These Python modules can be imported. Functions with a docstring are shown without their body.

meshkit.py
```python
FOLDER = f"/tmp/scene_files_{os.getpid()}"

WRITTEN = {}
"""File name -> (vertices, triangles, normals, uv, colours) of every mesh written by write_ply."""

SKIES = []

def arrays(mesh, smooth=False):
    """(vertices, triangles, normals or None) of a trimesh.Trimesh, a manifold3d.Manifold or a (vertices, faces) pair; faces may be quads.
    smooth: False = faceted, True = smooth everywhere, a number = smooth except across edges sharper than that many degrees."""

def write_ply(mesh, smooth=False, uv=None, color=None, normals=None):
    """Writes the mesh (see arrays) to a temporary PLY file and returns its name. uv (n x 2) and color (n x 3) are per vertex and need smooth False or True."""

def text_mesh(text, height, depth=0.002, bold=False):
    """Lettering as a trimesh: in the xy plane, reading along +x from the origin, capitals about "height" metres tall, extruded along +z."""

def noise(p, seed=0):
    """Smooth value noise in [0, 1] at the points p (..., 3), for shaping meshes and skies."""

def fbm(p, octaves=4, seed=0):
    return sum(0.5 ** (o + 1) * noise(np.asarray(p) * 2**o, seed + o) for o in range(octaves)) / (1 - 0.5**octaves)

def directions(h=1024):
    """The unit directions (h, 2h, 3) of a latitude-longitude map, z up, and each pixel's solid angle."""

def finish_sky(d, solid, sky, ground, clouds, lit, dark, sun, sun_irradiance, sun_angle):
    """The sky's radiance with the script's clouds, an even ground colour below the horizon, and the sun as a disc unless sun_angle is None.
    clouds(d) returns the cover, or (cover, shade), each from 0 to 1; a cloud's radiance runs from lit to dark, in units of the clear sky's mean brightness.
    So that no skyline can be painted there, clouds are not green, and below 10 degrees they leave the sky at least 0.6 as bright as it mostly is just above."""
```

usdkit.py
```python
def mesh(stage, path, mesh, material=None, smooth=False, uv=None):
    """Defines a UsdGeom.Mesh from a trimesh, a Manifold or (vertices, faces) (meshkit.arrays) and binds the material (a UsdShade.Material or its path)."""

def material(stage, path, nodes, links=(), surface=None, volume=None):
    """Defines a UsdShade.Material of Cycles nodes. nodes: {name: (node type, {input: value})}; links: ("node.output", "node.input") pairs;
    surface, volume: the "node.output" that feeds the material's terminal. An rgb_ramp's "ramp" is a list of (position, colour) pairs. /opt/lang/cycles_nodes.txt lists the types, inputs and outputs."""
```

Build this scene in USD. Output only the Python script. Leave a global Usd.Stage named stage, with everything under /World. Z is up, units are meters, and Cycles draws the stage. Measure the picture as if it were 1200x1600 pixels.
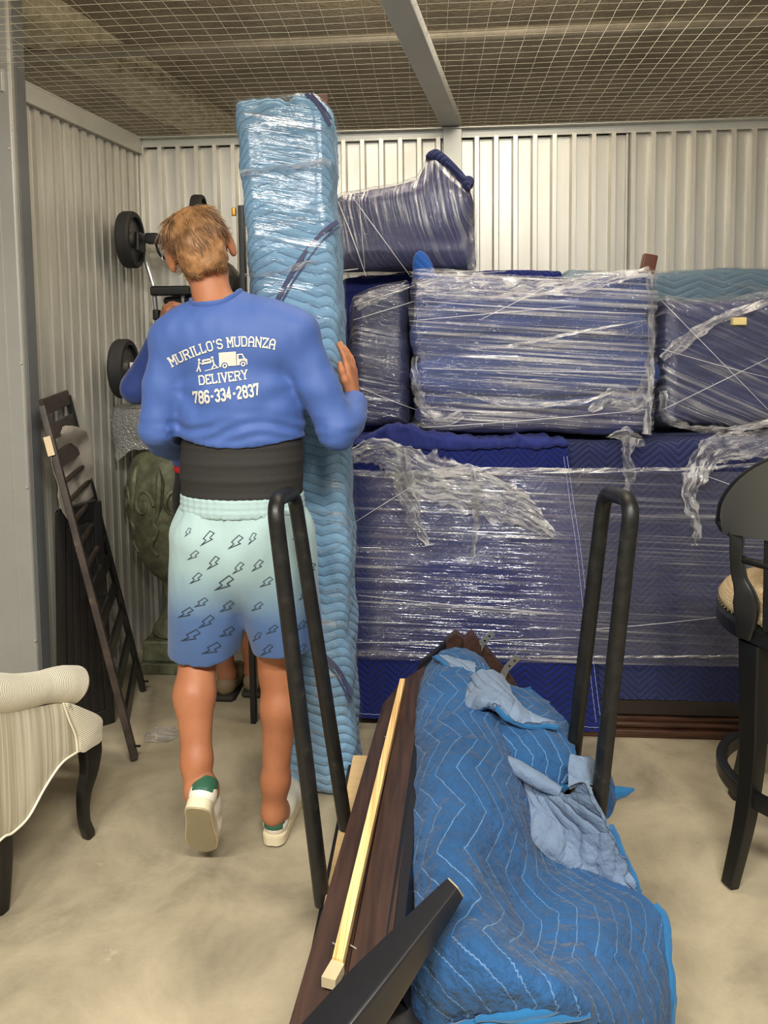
import math, random
import numpy as np, trimesh, shapely, manifold3d
from shapely.geometry import Polygon, LineString, Point, box as sbox
from shapely import affinity, union_all
from pxr import Usd, UsdGeom, UsdLux, UsdShade, Gf, Sdf, Vt
import usdkit, meshkit
M3 = manifold3d.Manifold
random.seed(7)
RNG = np.random.default_rng(11)
stage = Usd.Stage.CreateInMemory()
UsdGeom.SetStageUpAxis(stage, UsdGeom.Tokens.z)
UsdGeom.SetStageMetersPerUnit(stage, 1.0)
UsdGeom.Xform.Define(stage, '/World')
UsdGeom.Scope.Define(stage, '/World/Looks')

# ------------------------------------------------------------------ camera
F = 1109.0; PU, PV = 600.0, 618.0               # focal length and principal point (pixels of 1200 x 1600)
YAW, PIT, ROLL = math.radians(4.0), math.radians(4.0), math.radians(0.6)
EYE = np.array([0, 0, 1.45])
FW = np.array([-math.sin(YAW) * math.cos(PIT), math.cos(YAW) * math.cos(PIT), -math.sin(PIT)])
_r = np.cross(FW, [0, 0, 1.0]); _r /= np.linalg.norm(_r); _u = np.cross(_r, FW)
RT = _r * math.cos(ROLL) - _u * math.sin(ROLL); UP = np.cross(RT, FW)
cam = UsdGeom.Camera.Define(stage, '/World/camera')
_m = np.eye(4); _m[0, :3], _m[1, :3], _m[2, :3], _m[3, :3] = RT, UP, -FW, EYE
cam.AddTransformOp().Set(Gf.Matrix4d(*_m.ravel().tolist()))
HA = 24.0
cam.CreateHorizontalApertureAttr(HA); cam.CreateVerticalApertureAttr(HA * 1600 / 1200)
cam.CreateFocalLengthAttr(F * HA / 1200)
cam.CreateVerticalApertureOffsetAttr((PV - 800) * HA / 1200)
cam.CreateClippingRangeAttr(Gf.Vec2f(0.05, 60))
cam.CreateExposureAttr(-0.12)

# ------------------------------------------------------------------ light: the hall's strip lamps above the netting, and the hall's own dim air
def strip(name, x, y, z, w, d, power, col=(1.0, 0.955, 0.87), rz=0):
    l = UsdLux.RectLight.Define(stage, '/World/' + name)
    l.CreateWidthAttr(w); l.CreateHeightAttr(d); l.CreateIntensityAttr(power); l.CreateColorAttr(Gf.Vec3f(*col))
    l.AddTranslateOp().Set((x, y, z)); l.AddRotateZOp().Set(rz)
    return l
strip('strip_light', 0.10, 2.42, 2.76, 1.3, 0.14, 22.0)
strip('strip_light_001', 0.45, -0.40, 2.95, 1.2, 0.20, 215.0)
strip('strip_light_003', -1.15, -0.55, 2.95, 1.2, 0.20, 190.0)
up_ = strip('strip_light_002', 0.10, 2.42, 2.78, 1.3, 0.12, 150.0); up_.AddRotateXOp().Set(180)
dome = UsdLux.DomeLight.Define(stage, '/World/hall_air')
dome.CreateIntensityAttr(0.11); dome.CreateColorAttr(Gf.Vec3f(1.0, 0.96, 0.9))

# ------------------------------------------------------------------ helpers
def ray(u, v): return FW + RT * ((u - PU) / F) + UP * ((PV - v) / F)
def onY(u, v, y): d = ray(u, v); return EYE + d * ((y - EYE[1]) / d[1])
def onX(u, v, x): d = ray(u, v); return EYE + d * ((x - EYE[0]) / d[0])
def onZ(u, v, z=0.0): d = ray(u, v); return EYE + d * ((z - EYE[2]) / d[2])
def onPlane(u, v, p, n): d = ray(u, v); n = np.asarray(n, float); return EYE + d * (((np.asarray(p) - EYE) @ n) / (d @ n))

def lin(*c):
    c = np.array(c, float) / 255
    return tuple(np.where(c < 0.04045, c / 12.92, ((c + 0.055) / 1.055) ** 2.4))

_used, LOC = {}, {}
def free(path):
    k = _used.get(path, -1) + 1; _used[path] = k
    return path if k == 0 else f'{path}_{k:03d}'
def tag(p, label=None, cat=None, group=None, kind=None):
    for k, v in (('label', label), ('category', cat), ('group', group), ('kind', kind)):
        if v: p.SetCustomDataByKey(k, v)
    return p
def thing(name, label, cat, loc=(0, 0, 0), group=None, kind=None):
    path = free('/World/' + name)
    x = UsdGeom.Xform.Define(stage, path); x.AddTranslateOp().Set(tuple(float(a) for a in loc))
    LOC[path] = np.array(loc, float)
    return tag(x.GetPrim(), label, cat, group, kind)
def base_of(path):
    while path:
        if path in LOC: return LOC[path]
        path = path.rpartition('/')[0]
    return np.zeros(3)
def part(parent, name, mesh, mat, label=None, smooth=30, uv=None, kind=None):
    """one Mesh prim in world coordinates under a thing, a part or (parent None) the world"""
    pp = '/World' if parent is None else str(parent.GetPath())
    path = free(pp + '/' + name)
    v, f = mesh_vf(mesh); v = v - base_of(pp)
    if uv is not None and smooth not in (True, False): smooth = True
    prim = usdkit.mesh(stage, path, (v, f), mat, smooth, uv).GetPrim()
    return tag(prim, label=label, kind=kind)
def solo(name, mesh, mat, label, cat, group=None, smooth=30, uv=None, kind=None):
    return tag(part(None, name, mesh, mat, smooth=smooth, uv=uv), label, cat, group, kind)
def mesh_vf(m):
    if hasattr(m, 'to_mesh'):
        q = m.to_mesh(); return np.array(q.vert_properties[:, :3], float), np.array(q.tri_verts)
    if isinstance(m, tuple):
        v, f = np.asarray(m[0], float), np.asarray(m[1], int)
        if f.shape[1] == 4: f = np.vstack([f[:, [0, 1, 2]], f[:, [0, 2, 3]]])
        return v, f
    return np.array(m.vertices, float), np.array(m.faces)
def join(*ms):
    vs, fs, n = [], [], 0
    for m in ms:
        v, f = mesh_vf(m); vs.append(v); fs.append(f + n); n += len(v)
    return np.vstack(vs), np.vstack(fs)
def moved(m, M):
    v, f = mesh_vf(m); M = np.asarray(M, float); return v @ M[:3, :3].T + M[:3, 3], f
def box(lo, hi):
    lo, hi = np.minimum(lo, hi), np.maximum(lo, hi)
    b = trimesh.creation.box(hi - lo); b.apply_translation((lo + hi) / 2); return b.vertices, b.faces
def rbox(lo, hi, r=0.004, seg=8):
    lo, hi = np.minimum(lo, hi), np.maximum(lo, hi); r = min(r, *(hi - lo) * 0.49)
    s = M3.sphere(r, seg)
    pts = [s.translate([x, y, z]) for x in (lo[0] + r, hi[0] - r) for y in (lo[1] + r, hi[1] - r) for z in (lo[2] + r, hi[2] - r)]
    return M3.batch_hull(pts)
def hull(*pr, seg=10):
    """hull of spheres (x, y, z, r)"""
    return M3.batch_hull([M3.sphere(p[3], seg).translate(list(map(float, p[:3]))) for p in pr])
def frame(d, up=(0, 0, 1)):
    d = np.asarray(d, float) / np.linalg.norm(d); s = np.cross(d, up)
    if np.linalg.norm(s) < 1e-4: s = np.cross(d, (0, 1, 0))
    s /= np.linalg.norm(s); return d, s, np.cross(s, d)
def beam(a, b, w, h, up=(0, 0, 1), r=0.003):
    """bar of section w (sideways) x h (along up) from a to b with softened edges"""
    a, b = np.asarray(a, float), np.asarray(b, float); L = np.linalg.norm(b - a); d, s, t = frame(b - a, up)
    v, f = mesh_vf(rbox([0, -w / 2, -h / 2], [L, w / 2, h / 2], r, 6))
    return v @ np.array([d, s, t]) + a, f
def spline(pts, n=12, closed=False):
    pts = np.asarray(pts, float)
    if closed: q = np.vstack([pts[-1:], pts, pts[:2]])
    else: q = np.vstack([2 * pts[0] - pts[1], pts, 2 * pts[-1] - pts[-2]])
    out = []
    for i in range(len(q) - 3):
        p0, p1, p2, p3 = q[i:i + 4]; t = np.linspace(0, 1, n, endpoint=False)[:, None]
        out.append(0.5 * (2 * p1 + (p2 - p0) * t + (2 * p0 - 5 * p1 + 4 * p2 - p3) * t ** 2 + (3 * p1 - p0 - 3 * p2 + p3) * t ** 3))
    out = np.vstack(out)
    return out if closed else np.vstack([out, pts[-1:]])
def sweep(path, prof, up=(0, 0, 1), scale=None, closed=False, caps=True):
    """prof (k, 2) swept along path (n, 3) with parallel transport; scale (n,) or (n, 2)"""
    path = np.asarray(path, float); prof = np.asarray(prof, float); n, k = len(path), len(prof)
    tan = np.gradient(path, axis=0)
    if closed: tan = np.roll(path, -1, 0) - np.roll(path, 1, 0)
    tan /= np.linalg.norm(tan, axis=1, keepdims=True) + 1e-12
    _, s, t = frame(tan[0], up); V = []
    sc = np.ones((n, 2)) if scale is None else np.broadcast_to(np.asarray(scale, float).reshape(n, -1), (n, 2))
    for i in range(n):
        s = s - tan[i] * (s @ tan[i]); s /= np.linalg.norm(s); t = np.cross(s, tan[i])
        V.append(path[i] + prof[:, :1] * sc[i, 0] * s + prof[:, 1:] * sc[i, 1] * t)
    V = np.vstack(V); F_ = []
    for i in range(n if closed else n - 1):
        a, b = i * k, ((i + 1) % n) * k
        for j in range(k):
            F_.append((a + j, a + (j + 1) % k, b + (j + 1) % k, b + j))
    F_ = np.array(F_); F_ = np.vstack([F_[:, [0, 1, 2]], F_[:, [0, 2, 3]]])
    if caps and not closed:
        c0, c1 = len(V), len(V) + 1; V = np.vstack([V, path[:1], path[-1:]])
        F_ = np.vstack([F_, [(c0, (j + 1) % k, j) for j in range(k)], [(c1, (n - 1) * k + j, (n - 1) * k + (j + 1) % k) for j in range(k)]])
    return V, F_
def ring(r, n=8, r2=None):
    a = np.linspace(0, 2 * np.pi, n, endpoint=False); return np.stack([r * np.cos(a), (r2 or r) * np.sin(a)], 1)
def rrect(w, h, r=0.004, n=3):
    out = []
    for cx, cy, a0 in ((w / 2 - r, h / 2 - r, 0), (-w / 2 + r, h / 2 - r, 90), (-w / 2 + r, -h / 2 + r, 180), (w / 2 - r, -h / 2 + r, 270)):
        for a in np.radians(np.linspace(a0, a0 + 90, n)): out.append((cx + r * math.cos(a), cy + r * math.sin(a)))
    return np.array(out)
def tube(pts, r, n=8, smooth=0, closed=False):
    pts = np.asarray(pts, float)
    if smooth: pts = spline(pts, smooth, closed)
    sc = None
    if np.ndim(r): sc = np.interp(np.linspace(0, 1, len(pts)), np.linspace(0, 1, len(r)), r); r = 1.0
    return sweep(pts, ring(r, n), scale=sc, closed=closed)
def lathe(prof, n=32, centre=(0, 0, 0)):
    prof = np.asarray(prof, float); a = np.linspace(0, 2 * np.pi, n, endpoint=False); k = len(prof)
    V = np.stack([prof[None, :, 0] * np.cos(a)[:, None], prof[None, :, 0] * np.sin(a)[:, None], np.broadcast_to(prof[:, 1], (n, k))], -1).reshape(-1, 3) + centre
    i, j = np.meshgrid(np.arange(n), np.arange(k - 1), indexing='ij'); i2 = (i + 1) % n
    f = np.stack([i * k + j, i2 * k + j, i2 * k + j + 1, i * k + j + 1], -1).reshape(-1, 4)
    return V, np.vstack([f[:, [0, 1, 2]], f[:, [0, 2, 3]]])
def prism(poly, a, X, Y, depth):
    """polygon (in metres) put at a with axes X, Y, extruded by depth along X x Y"""
    ms = []
    for p in (poly.geoms if hasattr(poly, 'geoms') else [poly]):
        if p.is_empty or p.area < 1e-9: continue
        m = trimesh.creation.extrude_polygon(p, 1.0); Z = np.cross(X, Y); Z = Z / np.linalg.norm(Z) * depth
        ms.append((np.asarray(a) + m.vertices @ np.array([X, Y, Z], float), m.faces))
    return join(*ms)
def turn(v, axis, deg, c=(0, 0, 0)):
    R = trimesh.transformations.rotation_matrix(math.radians(deg), axis, c); return moved(v, R)
def grid_faces(n, m, flip=False, wrap=False):
    i, j = np.meshgrid(np.arange(n - 1), np.arange(m if wrap else m - 1), indexing='ij'); j2 = (j + 1) % m
    f = np.stack([i * m + j, (i + 1) * m + j, (i + 1) * m + j2, i * m + j2], -1).reshape(-1, 4)
    f = np.vstack([f[:, [0, 1, 2]], f[:, [0, 2, 3]]]); return f[:, ::-1] if flip else f
def grid_normals(P):
    du, dv = np.gradient(P, axis=0), np.gradient(P, axis=1); n = np.cross(du, dv)
    return n / (np.linalg.norm(n, axis=-1, keepdims=True) + 1e-12)
def sheet(P, thick, uv=None):
    """closed slab from a grid of points (n, m, 3): P is the front, the back lies 'thick' behind it along -normal"""
    n, m = P.shape[:2]; N = grid_normals(P); B = P - N * thick
    f = grid_faces(n, m); e = n * m
    idx = np.arange(e).reshape(n, m)
    rim = np.concatenate([idx[0, :-1], idx[:-1, -1], idx[-1, :0:-1], idx[:0:-1, 0]]); rim2 = np.roll(rim, -1)
    side = np.stack([rim, rim2, rim2 + e, rim + e], -1); side = np.vstack([side[:, [0, 1, 2]], side[:, [0, 2, 3]]])
    V = np.vstack([P.reshape(-1, 3), B.reshape(-1, 3)]); Fc = np.vstack([f, f[:, ::-1] + e, side[:, ::-1]])
    if uv is None: return (V, Fc)
    uv = np.vstack([uv.reshape(-1, 2)] * 2); return (V, Fc), uv
def fbm(P, s=1.0, oct=3, seed=0):
    P = np.asarray(P, float) * s
    if P.shape[-1] == 2: P = np.concatenate([P, np.full_like(P[..., :1], 0.37)], -1)
    return meshkit.fbm(P.reshape(-1, 3), oct, seed).reshape(P.shape[:-1])
def chev(u, v, sp=0.03, amp=0.05, per=0.2):
    """chevron quilting: height 0..1 (0 in the stitched lines)"""
    t = np.abs((u / per) % 1.0 * 2 - 1) * amp * 2; f = ((v + t) / sp) % 1.0
    return np.clip(np.abs(np.sin(np.pi * f)), 0, 1) ** 0.6

# ---- soft solids: a signed distance grid, meshed by surface nets
class Soft:
    def __init__(s, lo, hi, h):
        s.lo, s.h = np.array(lo, float), h; s.n = np.ceil((np.array(hi) - lo) / h).astype(int) + 1
        s.d = np.full(s.n, 1.0, np.float32)
    def axes(s): return [s.lo[i] + np.arange(s.n[i]) * s.h for i in range(3)]
    def _sub(s, lo, hi):
        a = np.clip(np.floor((lo - s.lo) / s.h).astype(int), 0, s.n); b = np.clip(np.ceil((hi - s.lo) / s.h).astype(int) + 1, 0, s.n)
        sl = tuple(slice(x, y) for x, y in zip(a, b)); X = np.meshgrid(*[s.lo[i] + np.arange(a[i], b[i]) * s.h for i in range(3)], indexing='ij', sparse=True)
        return sl, X
    def add(s, dist, lo, hi, k):
        sl, X = s._sub(np.asarray(lo, float) - k - 3 * s.h, np.asarray(hi, float) + k + 3 * s.h)
        if min(x.stop - x.start for x in sl) <= 0: return
        q = dist(*X).astype(np.float32); o = s.d[sl]
        if k > 0:
            t = np.clip(k - np.abs(o - q), 0, None) / k; s.d[sl] = np.minimum(o, q) - t * t * k * 0.25
        else: s.d[sl] = np.minimum(o, q)
    def cut(s, dist, k=0.0):
        X = np.meshgrid(*s.axes(), indexing='ij', sparse=True); q = -dist(*X).astype(np.float32)
        if k > 0:
            t = np.clip(k - np.abs(s.d - q), 0, None) / k; s.d = np.maximum(s.d, q) + t * t * k * 0.25
        else: s.d = np.maximum(s.d, q)
    def cone(s, a, b, ra, rb, k=0.02, sq=(1, 1, 1)):
        """round cone; sq stretches space (an ellipse instead of a circle): sq[i] > 1 is thinner along i"""
        a, b = np.asarray(a, float), np.asarray(b, float); q = np.asarray(sq, float); A, B = a * q, b * q; ba = B - A; L2 = ba @ ba + 1e-12
        def dist(x, y, z):
            px, py, pz = x * q[0] - A[0], y * q[1] - A[1], z * q[2] - A[2]
            t = np.clip((px * ba[0] + py * ba[1] + pz * ba[2]) / L2, 0, 1)
            return (np.sqrt((px - t * ba[0]) ** 2 + (py - t * ba[1]) ** 2 + (pz - t * ba[2]) ** 2) - (ra + (rb - ra) * t)) / q.max() ** 0.5
        R = max(ra, rb); s.add(dist, np.minimum(a, b) - R / q.min(), np.maximum(a, b) + R / q.min(), k)
    def ell(s, c, r, k=0.02, rot=None):
        c, r = np.asarray(c, float), np.asarray(r, float); Rm = np.eye(3) if rot is None else rot
        def dist(x, y, z):
            x, y, z = x - c[0], y - c[1], z - c[2]
            p = [(Rm[0, i] * x + Rm[1, i] * y + Rm[2, i] * z) for i in range(3)]
            k0 = np.sqrt(sum((p[i] / r[i]) ** 2 for i in range(3))); k1 = np.sqrt(sum((p[i] / r[i] ** 2) ** 2 for i in range(3))) + 1e-9
            return k0 * (k0 - 1) / k1
        s.add(dist, c - r.max(), c + r.max(), k)
    def chain(s, pts, k=0.02):
        for p, q in zip(pts[:-1], pts[1:]): s.cone(p[:3], q[:3], p[3], q[3], k)
    def mesh(s, iso=0.0):
        d = s.d - iso; n = np.array(d.shape); neg = d < 0
        c = np.zeros(n - 1, bool); cnt = np.zeros(n - 1, np.int8)
        for o in np.ndindex(2, 2, 2): cnt += neg[tuple(slice(o[i], n[i] - 1 + o[i]) for i in range(3))]
        c = (cnt > 0) & (cnt < 8); ids = np.full(n - 1, -1, np.int64); cells = np.argwhere(c); ids[c] = np.arange(len(cells))
        acc = np.zeros((len(cells), 3)); num = np.zeros(len(cells)); corners = [np.array(o) for o in np.ndindex(2, 2, 2)]
        val = [d[tuple((cells + o).T)] for o in corners]
        for i, a in enumerate(corners):
            for j, b in enumerate(corners):
                if j > i and np.abs(a - b).sum() == 1:
                    x = (val[i] < 0) != (val[j] < 0); t = val[i][x] / (val[i][x] - val[j][x] + 1e-12)
                    acc[x] += a + t[:, None] * (b - a); num[x] += 1
        V = s.lo + (cells + acc / num[:, None]) * s.h; Fc = []
        for ax in range(3):
            o1, o2 = [(1, 2), (2, 0), (0, 1)][ax]; sl = [slice(1, n[i] - 1) for i in range(3)]; sl[ax] = slice(0, n[ax] - 1)
            hi = list(sl); hi[ax] = slice(1, n[ax]); a, b = neg[tuple(sl)], neg[tuple(hi)]
            e = np.argwhere(a != b) + [0 if i == ax else 1 for i in range(3)]; fl = a[a != b]
            u1, u2 = np.eye(3, dtype=int)[o1], np.eye(3, dtype=int)[o2]
            q = np.stack([ids[tuple(x.T)] for x in (e - u1 - u2, e - u2, e, e - u1)], 1); q[~fl] = q[~fl][:, ::-1]; Fc.append(q)
        q = np.vstack(Fc); return V, np.vstack([q[:, [0, 1, 2]], q[:, [0, 2, 3]]])
def relax(m, it=6):
    """Taubin smoothing with even weights"""
    from scipy import sparse
    v, f = mesh_vf(m); e = np.vstack([f[:, [0, 1]], f[:, [1, 2]], f[:, [2, 0]]]); e = np.vstack([e, e[:, ::-1]])
    A = sparse.coo_matrix((np.ones(len(e)), (e[:, 0], e[:, 1])), shape=(len(v),) * 2).tocsr(); A.data[:] = 1.0
    D = np.asarray(A.sum(1)).ravel(); D[D == 0] = 1
    for _ in range(it):
        for lam in (0.5, -0.52): v = v + lam * ((A @ v) / D[:, None] - v)
    return v, f
def vnormals(m):
    v, f = mesh_vf(m); n = np.zeros_like(v); fn = np.cross(v[f[:, 1]] - v[f[:, 0]], v[f[:, 2]] - v[f[:, 0]])
    for k in range(3): np.add.at(n, f[:, k], fn)
    return n / (np.linalg.norm(n, axis=1, keepdims=True) + 1e-12)
def drop_on(poly, target, place, maxedge=0.012, lift=0.0015, depth=None):
    """lay a flat outline on a mesh: place(x, y) -> (origin, direction) of the ray that prints the point"""
    out = []
    v, f = mesh_vf(target); inter = trimesh.Trimesh(v, f, process=False); vn = vnormals(target)
    for p in (poly.geoms if hasattr(poly, 'geoms') else [poly]):
        if p.is_empty or p.area < 1e-8: continue
        m = trimesh.creation.extrude_polygon(p.segmentize(maxedge), 1.0)
        bot = m.vertices[:, 2] < 0.5; fz = m.faces[(m.vertices[m.faces][:, :, 2] > 0.5).all(1)]
        vv, ff = trimesh.remesh.subdivide_to_size(m.vertices, fz, maxedge, max_iter=12)
        o, d = place(vv[:, 0], vv[:, 1])
        loc, ri, ti = inter.ray.intersects_location(o, d, multiple_hits=False)
        if len(loc) == 0: continue
        pos = np.full((len(vv), 3), np.nan); nn = np.zeros((len(vv), 3)); pos[ri] = loc; nn[ri] = vn[f[ti]].mean(1)
        pos += nn / (np.linalg.norm(nn, axis=1, keepdims=True) + 1e-9) * lift
        ok = ~np.isnan(pos[ff]).any((1, 2)); ff = ff[ok]; pos = np.nan_to_num(pos)
        if len(ff):
            fn = np.cross(pos[ff[:, 1]] - pos[ff[:, 0]], pos[ff[:, 2]] - pos[ff[:, 0]]); bad = (fn * nn[ff[:, 0]]).sum(1) < 0
            ff[bad] = ff[bad][:, ::-1]; out.append((pos, ff))
    return join(*out)

# ------------------------------------------------------------------ materials
def mat(name, nodes, links=(), surface='p.BSDF'):
    return usdkit.material(stage, '/World/Looks/' + name, nodes, links, surface)
def plain(name, col, rough=0.5, metal=0.0, bump=0.0, scale=60, var=0.0, vscale=6, spec=0.5, stretch=(1, 1, 1), coat=0.0, sheen=0.0, var2=None):
    """principled with optional noise in tone and fine relief"""
    n = {'p': ('principled_bsdf', {'base_color': col, 'roughness': rough, 'metallic': metal, 'specular_ior_level': spec, 'coat_weight': coat, 'coat_roughness': 0.15, 'sheen_weight': sheen}),
         'g': ('texture_coordinate', {}), 'm': ('mapping', {'scale': stretch})}
    l = [('g.object', 'm.vector')]
    if bump:
        n['b'] = ('noise_texture', {'scale': scale, 'detail': 3.0}); n['bp'] = ('bump', {'strength': 0.6, 'distance': bump})
        l += [('m.vector', 'b.vector'), ('b.fac', 'bp.height'), ('bp.normal', 'p.normal')]
    if var:
        n['v'] = ('noise_texture', {'scale': vscale, 'detail': 5.0, 'roughness': 0.65})
        a = tuple(np.clip(np.array(col) * (1 - var), 0, 1)); b = tuple(np.clip(np.array(var2 if var2 else col) * (1 + (0 if var2 else var)), 0, 1))
        n['r'] = ('rgb_ramp', {'ramp': [(0.3, a), (0.7, b)]})
        l += [('m.vector', 'v.vector'), ('v.fac', 'r.fac'), ('r.color', 'p.base_color')]
    return mat(name, n, l)
# ------------------------------------------------------------------ the unit: floor, corrugated walls, hall ceiling
YB = 3.38                                       # the back wall
WL0, WLD = np.array([-1.40, YB]), np.array([-math.sin(math.radians(10)), -math.cos(math.radians(10))])   # left wall: corner and way towards the camera
galv = mat('galvanised_white', {'p': ('principled_bsdf', {'roughness': 0.36, 'metallic': 0.5, 'specular_ior_level': 0.5}), 'g': ('geometry', {}),
    'm': ('mapping', {'scale': (3.0, 3.0, 0.5)}), 'n': ('noise_texture', {'scale': 4.0, 'detail': 5.0}), 'r': ('rgb_ramp', {'ramp': [(0.3, lin(206, 204, 195)), (0.7, lin(222, 220, 211))]})},
    [('g.position', 'm.vector'), ('m.vector', 'n.vector'), ('n.fac', 'r.fac'), ('r.color', 'p.base_color')])
galv_trim = plain('galvanised_trim', lin(196, 197, 190), 0.45, 0.4, var=0.06, vscale=8)
floor_mat = mat('worn_concrete', {'p': ('principled_bsdf', {'specular_ior_level': 0.35}), 'g': ('geometry', {}),
    'n': ('noise_texture', {'scale': 2.6, 'detail': 9.0, 'roughness': 0.62, 'distortion': 0.4}), 'r': ('rgb_ramp', {'ramp': [(0.30, lin(122, 114, 97)), (0.5, lin(162, 151, 127)), (0.70, lin(184, 172, 146))]}),
    'n2': ('noise_texture', {'scale': 5.5, 'detail': 6.0, 'roughness': 0.7}), 'r2': ('rgb_ramp', {'ramp': [(0.66, (0, 0, 0)), (0.74, (1, 1, 1))]}),
    'mx': ('mix_color', {'b': lin(200, 190, 168)}), 'f': ('math', {'math_type': 'multiply', 'value2': 0.5}),
    'n4': ('noise_texture', {'scale': 1.3, 'detail': 7.0, 'roughness': 0.75}), 'r4': ('rgb_ramp', {'ramp': [(0.60, (0, 0, 0)), (0.72, (1, 1, 1))]}), 'f4': ('math', {'math_type': 'multiply', 'value2': 0.45}), 'm4': ('mix_color', {'b': lin(112, 106, 94)}),
    'n3': ('noise_texture', {'scale': 90.0, 'detail': 4.0}), 'bp': ('bump', {'strength': 0.35, 'distance': 0.002}), 'rr': ('rgb_ramp', {'ramp': [(0.3, (0.42,) * 3), (0.7, (0.6,) * 3)]})},
    [('g.position', 'n.vector'), ('g.position', 'n2.vector'), ('g.position', 'n3.vector'), ('g.position', 'n4.vector'), ('n.fac', 'r.fac'), ('n2.fac', 'r2.fac'), ('r2.color', 'f.value1'), ('f.value', 'mx.fac'), ('r.color', 'mx.a'),
     ('n4.fac', 'r4.fac'), ('r4.color', 'f4.value1'), ('f4.value', 'm4.fac'), ('mx.result', 'm4.a'), ('m4.result', 'p.base_color'),
     ('n3.fac', 'bp.height'), ('bp.normal', 'p.normal'), ('n.fac', 'rr.fac'), ('rr.color', 'p.roughness')])
ceil_mat = mat('sprayed_ceiling', {'p': ('principled_bsdf', {'roughness': 0.95, 'specular_ior_level': 0.1}), 'g': ('geometry', {}),
    'n': ('noise_texture', {'scale': 3.0, 'detail': 7.0, 'roughness': 0.7}), 'r': ('rgb_ramp', {'ramp': [(0.3, lin(122, 110, 90)), (0.7, lin(164, 149, 122))]}),
    'n2': ('noise_texture', {'scale': 55.0, 'detail': 4.0}), 'bp': ('bump', {'strength': 0.8, 'distance': 0.012})},
    [('g.position', 'n.vector'), ('n.fac', 'r.fac'), ('r.color', 'p.base_color'), ('g.position', 'n2.vector'), ('n2.fac', 'bp.height'), ('bp.normal', 'p.normal')])
foam_mat = mat('beam_plaster', {'p': ('principled_bsdf', {'roughness': 0.95, 'specular_ior_level': 0.1}), 'g': ('geometry', {}),
    'n': ('noise_texture', {'scale': 16.0, 'detail': 7.0, 'roughness': 0.7}), 'r': ('rgb_ramp', {'ramp': [(0.3, lin(150, 136, 106)), (0.7, lin(214, 200, 164))]}),
    'bp': ('bump', {'strength': 1.0, 'distance': 0.02})},
    [('g.position', 'n.vector'), ('n.fac', 'r.fac'), ('r.color', 'p.base_color'), ('n.fac', 'bp.height'), ('bp.normal', 'p.normal')])
steel_grey = plain('grey_painted_steel', lin(170, 169, 163), 0.42, 0.25, bump=0.0004, scale=300, var=0.05, vscale=5)
pipe_mat = plain('old_pipe', lin(150, 140, 120), 0.5, 0.3, var=0.2, vscale=9)

tag(part(None, 'floor', box([-4.5, -2.5, -0.15], [4.5, YB + 0.2, 0.0]), floor_mat), kind='structure')
ZC = 3.12
tag(part(None, 'ceiling', box([-7.5, -2.5, ZC], [7.5, 11.0, ZC + 0.2]), ceil_mat), kind='structure')

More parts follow.
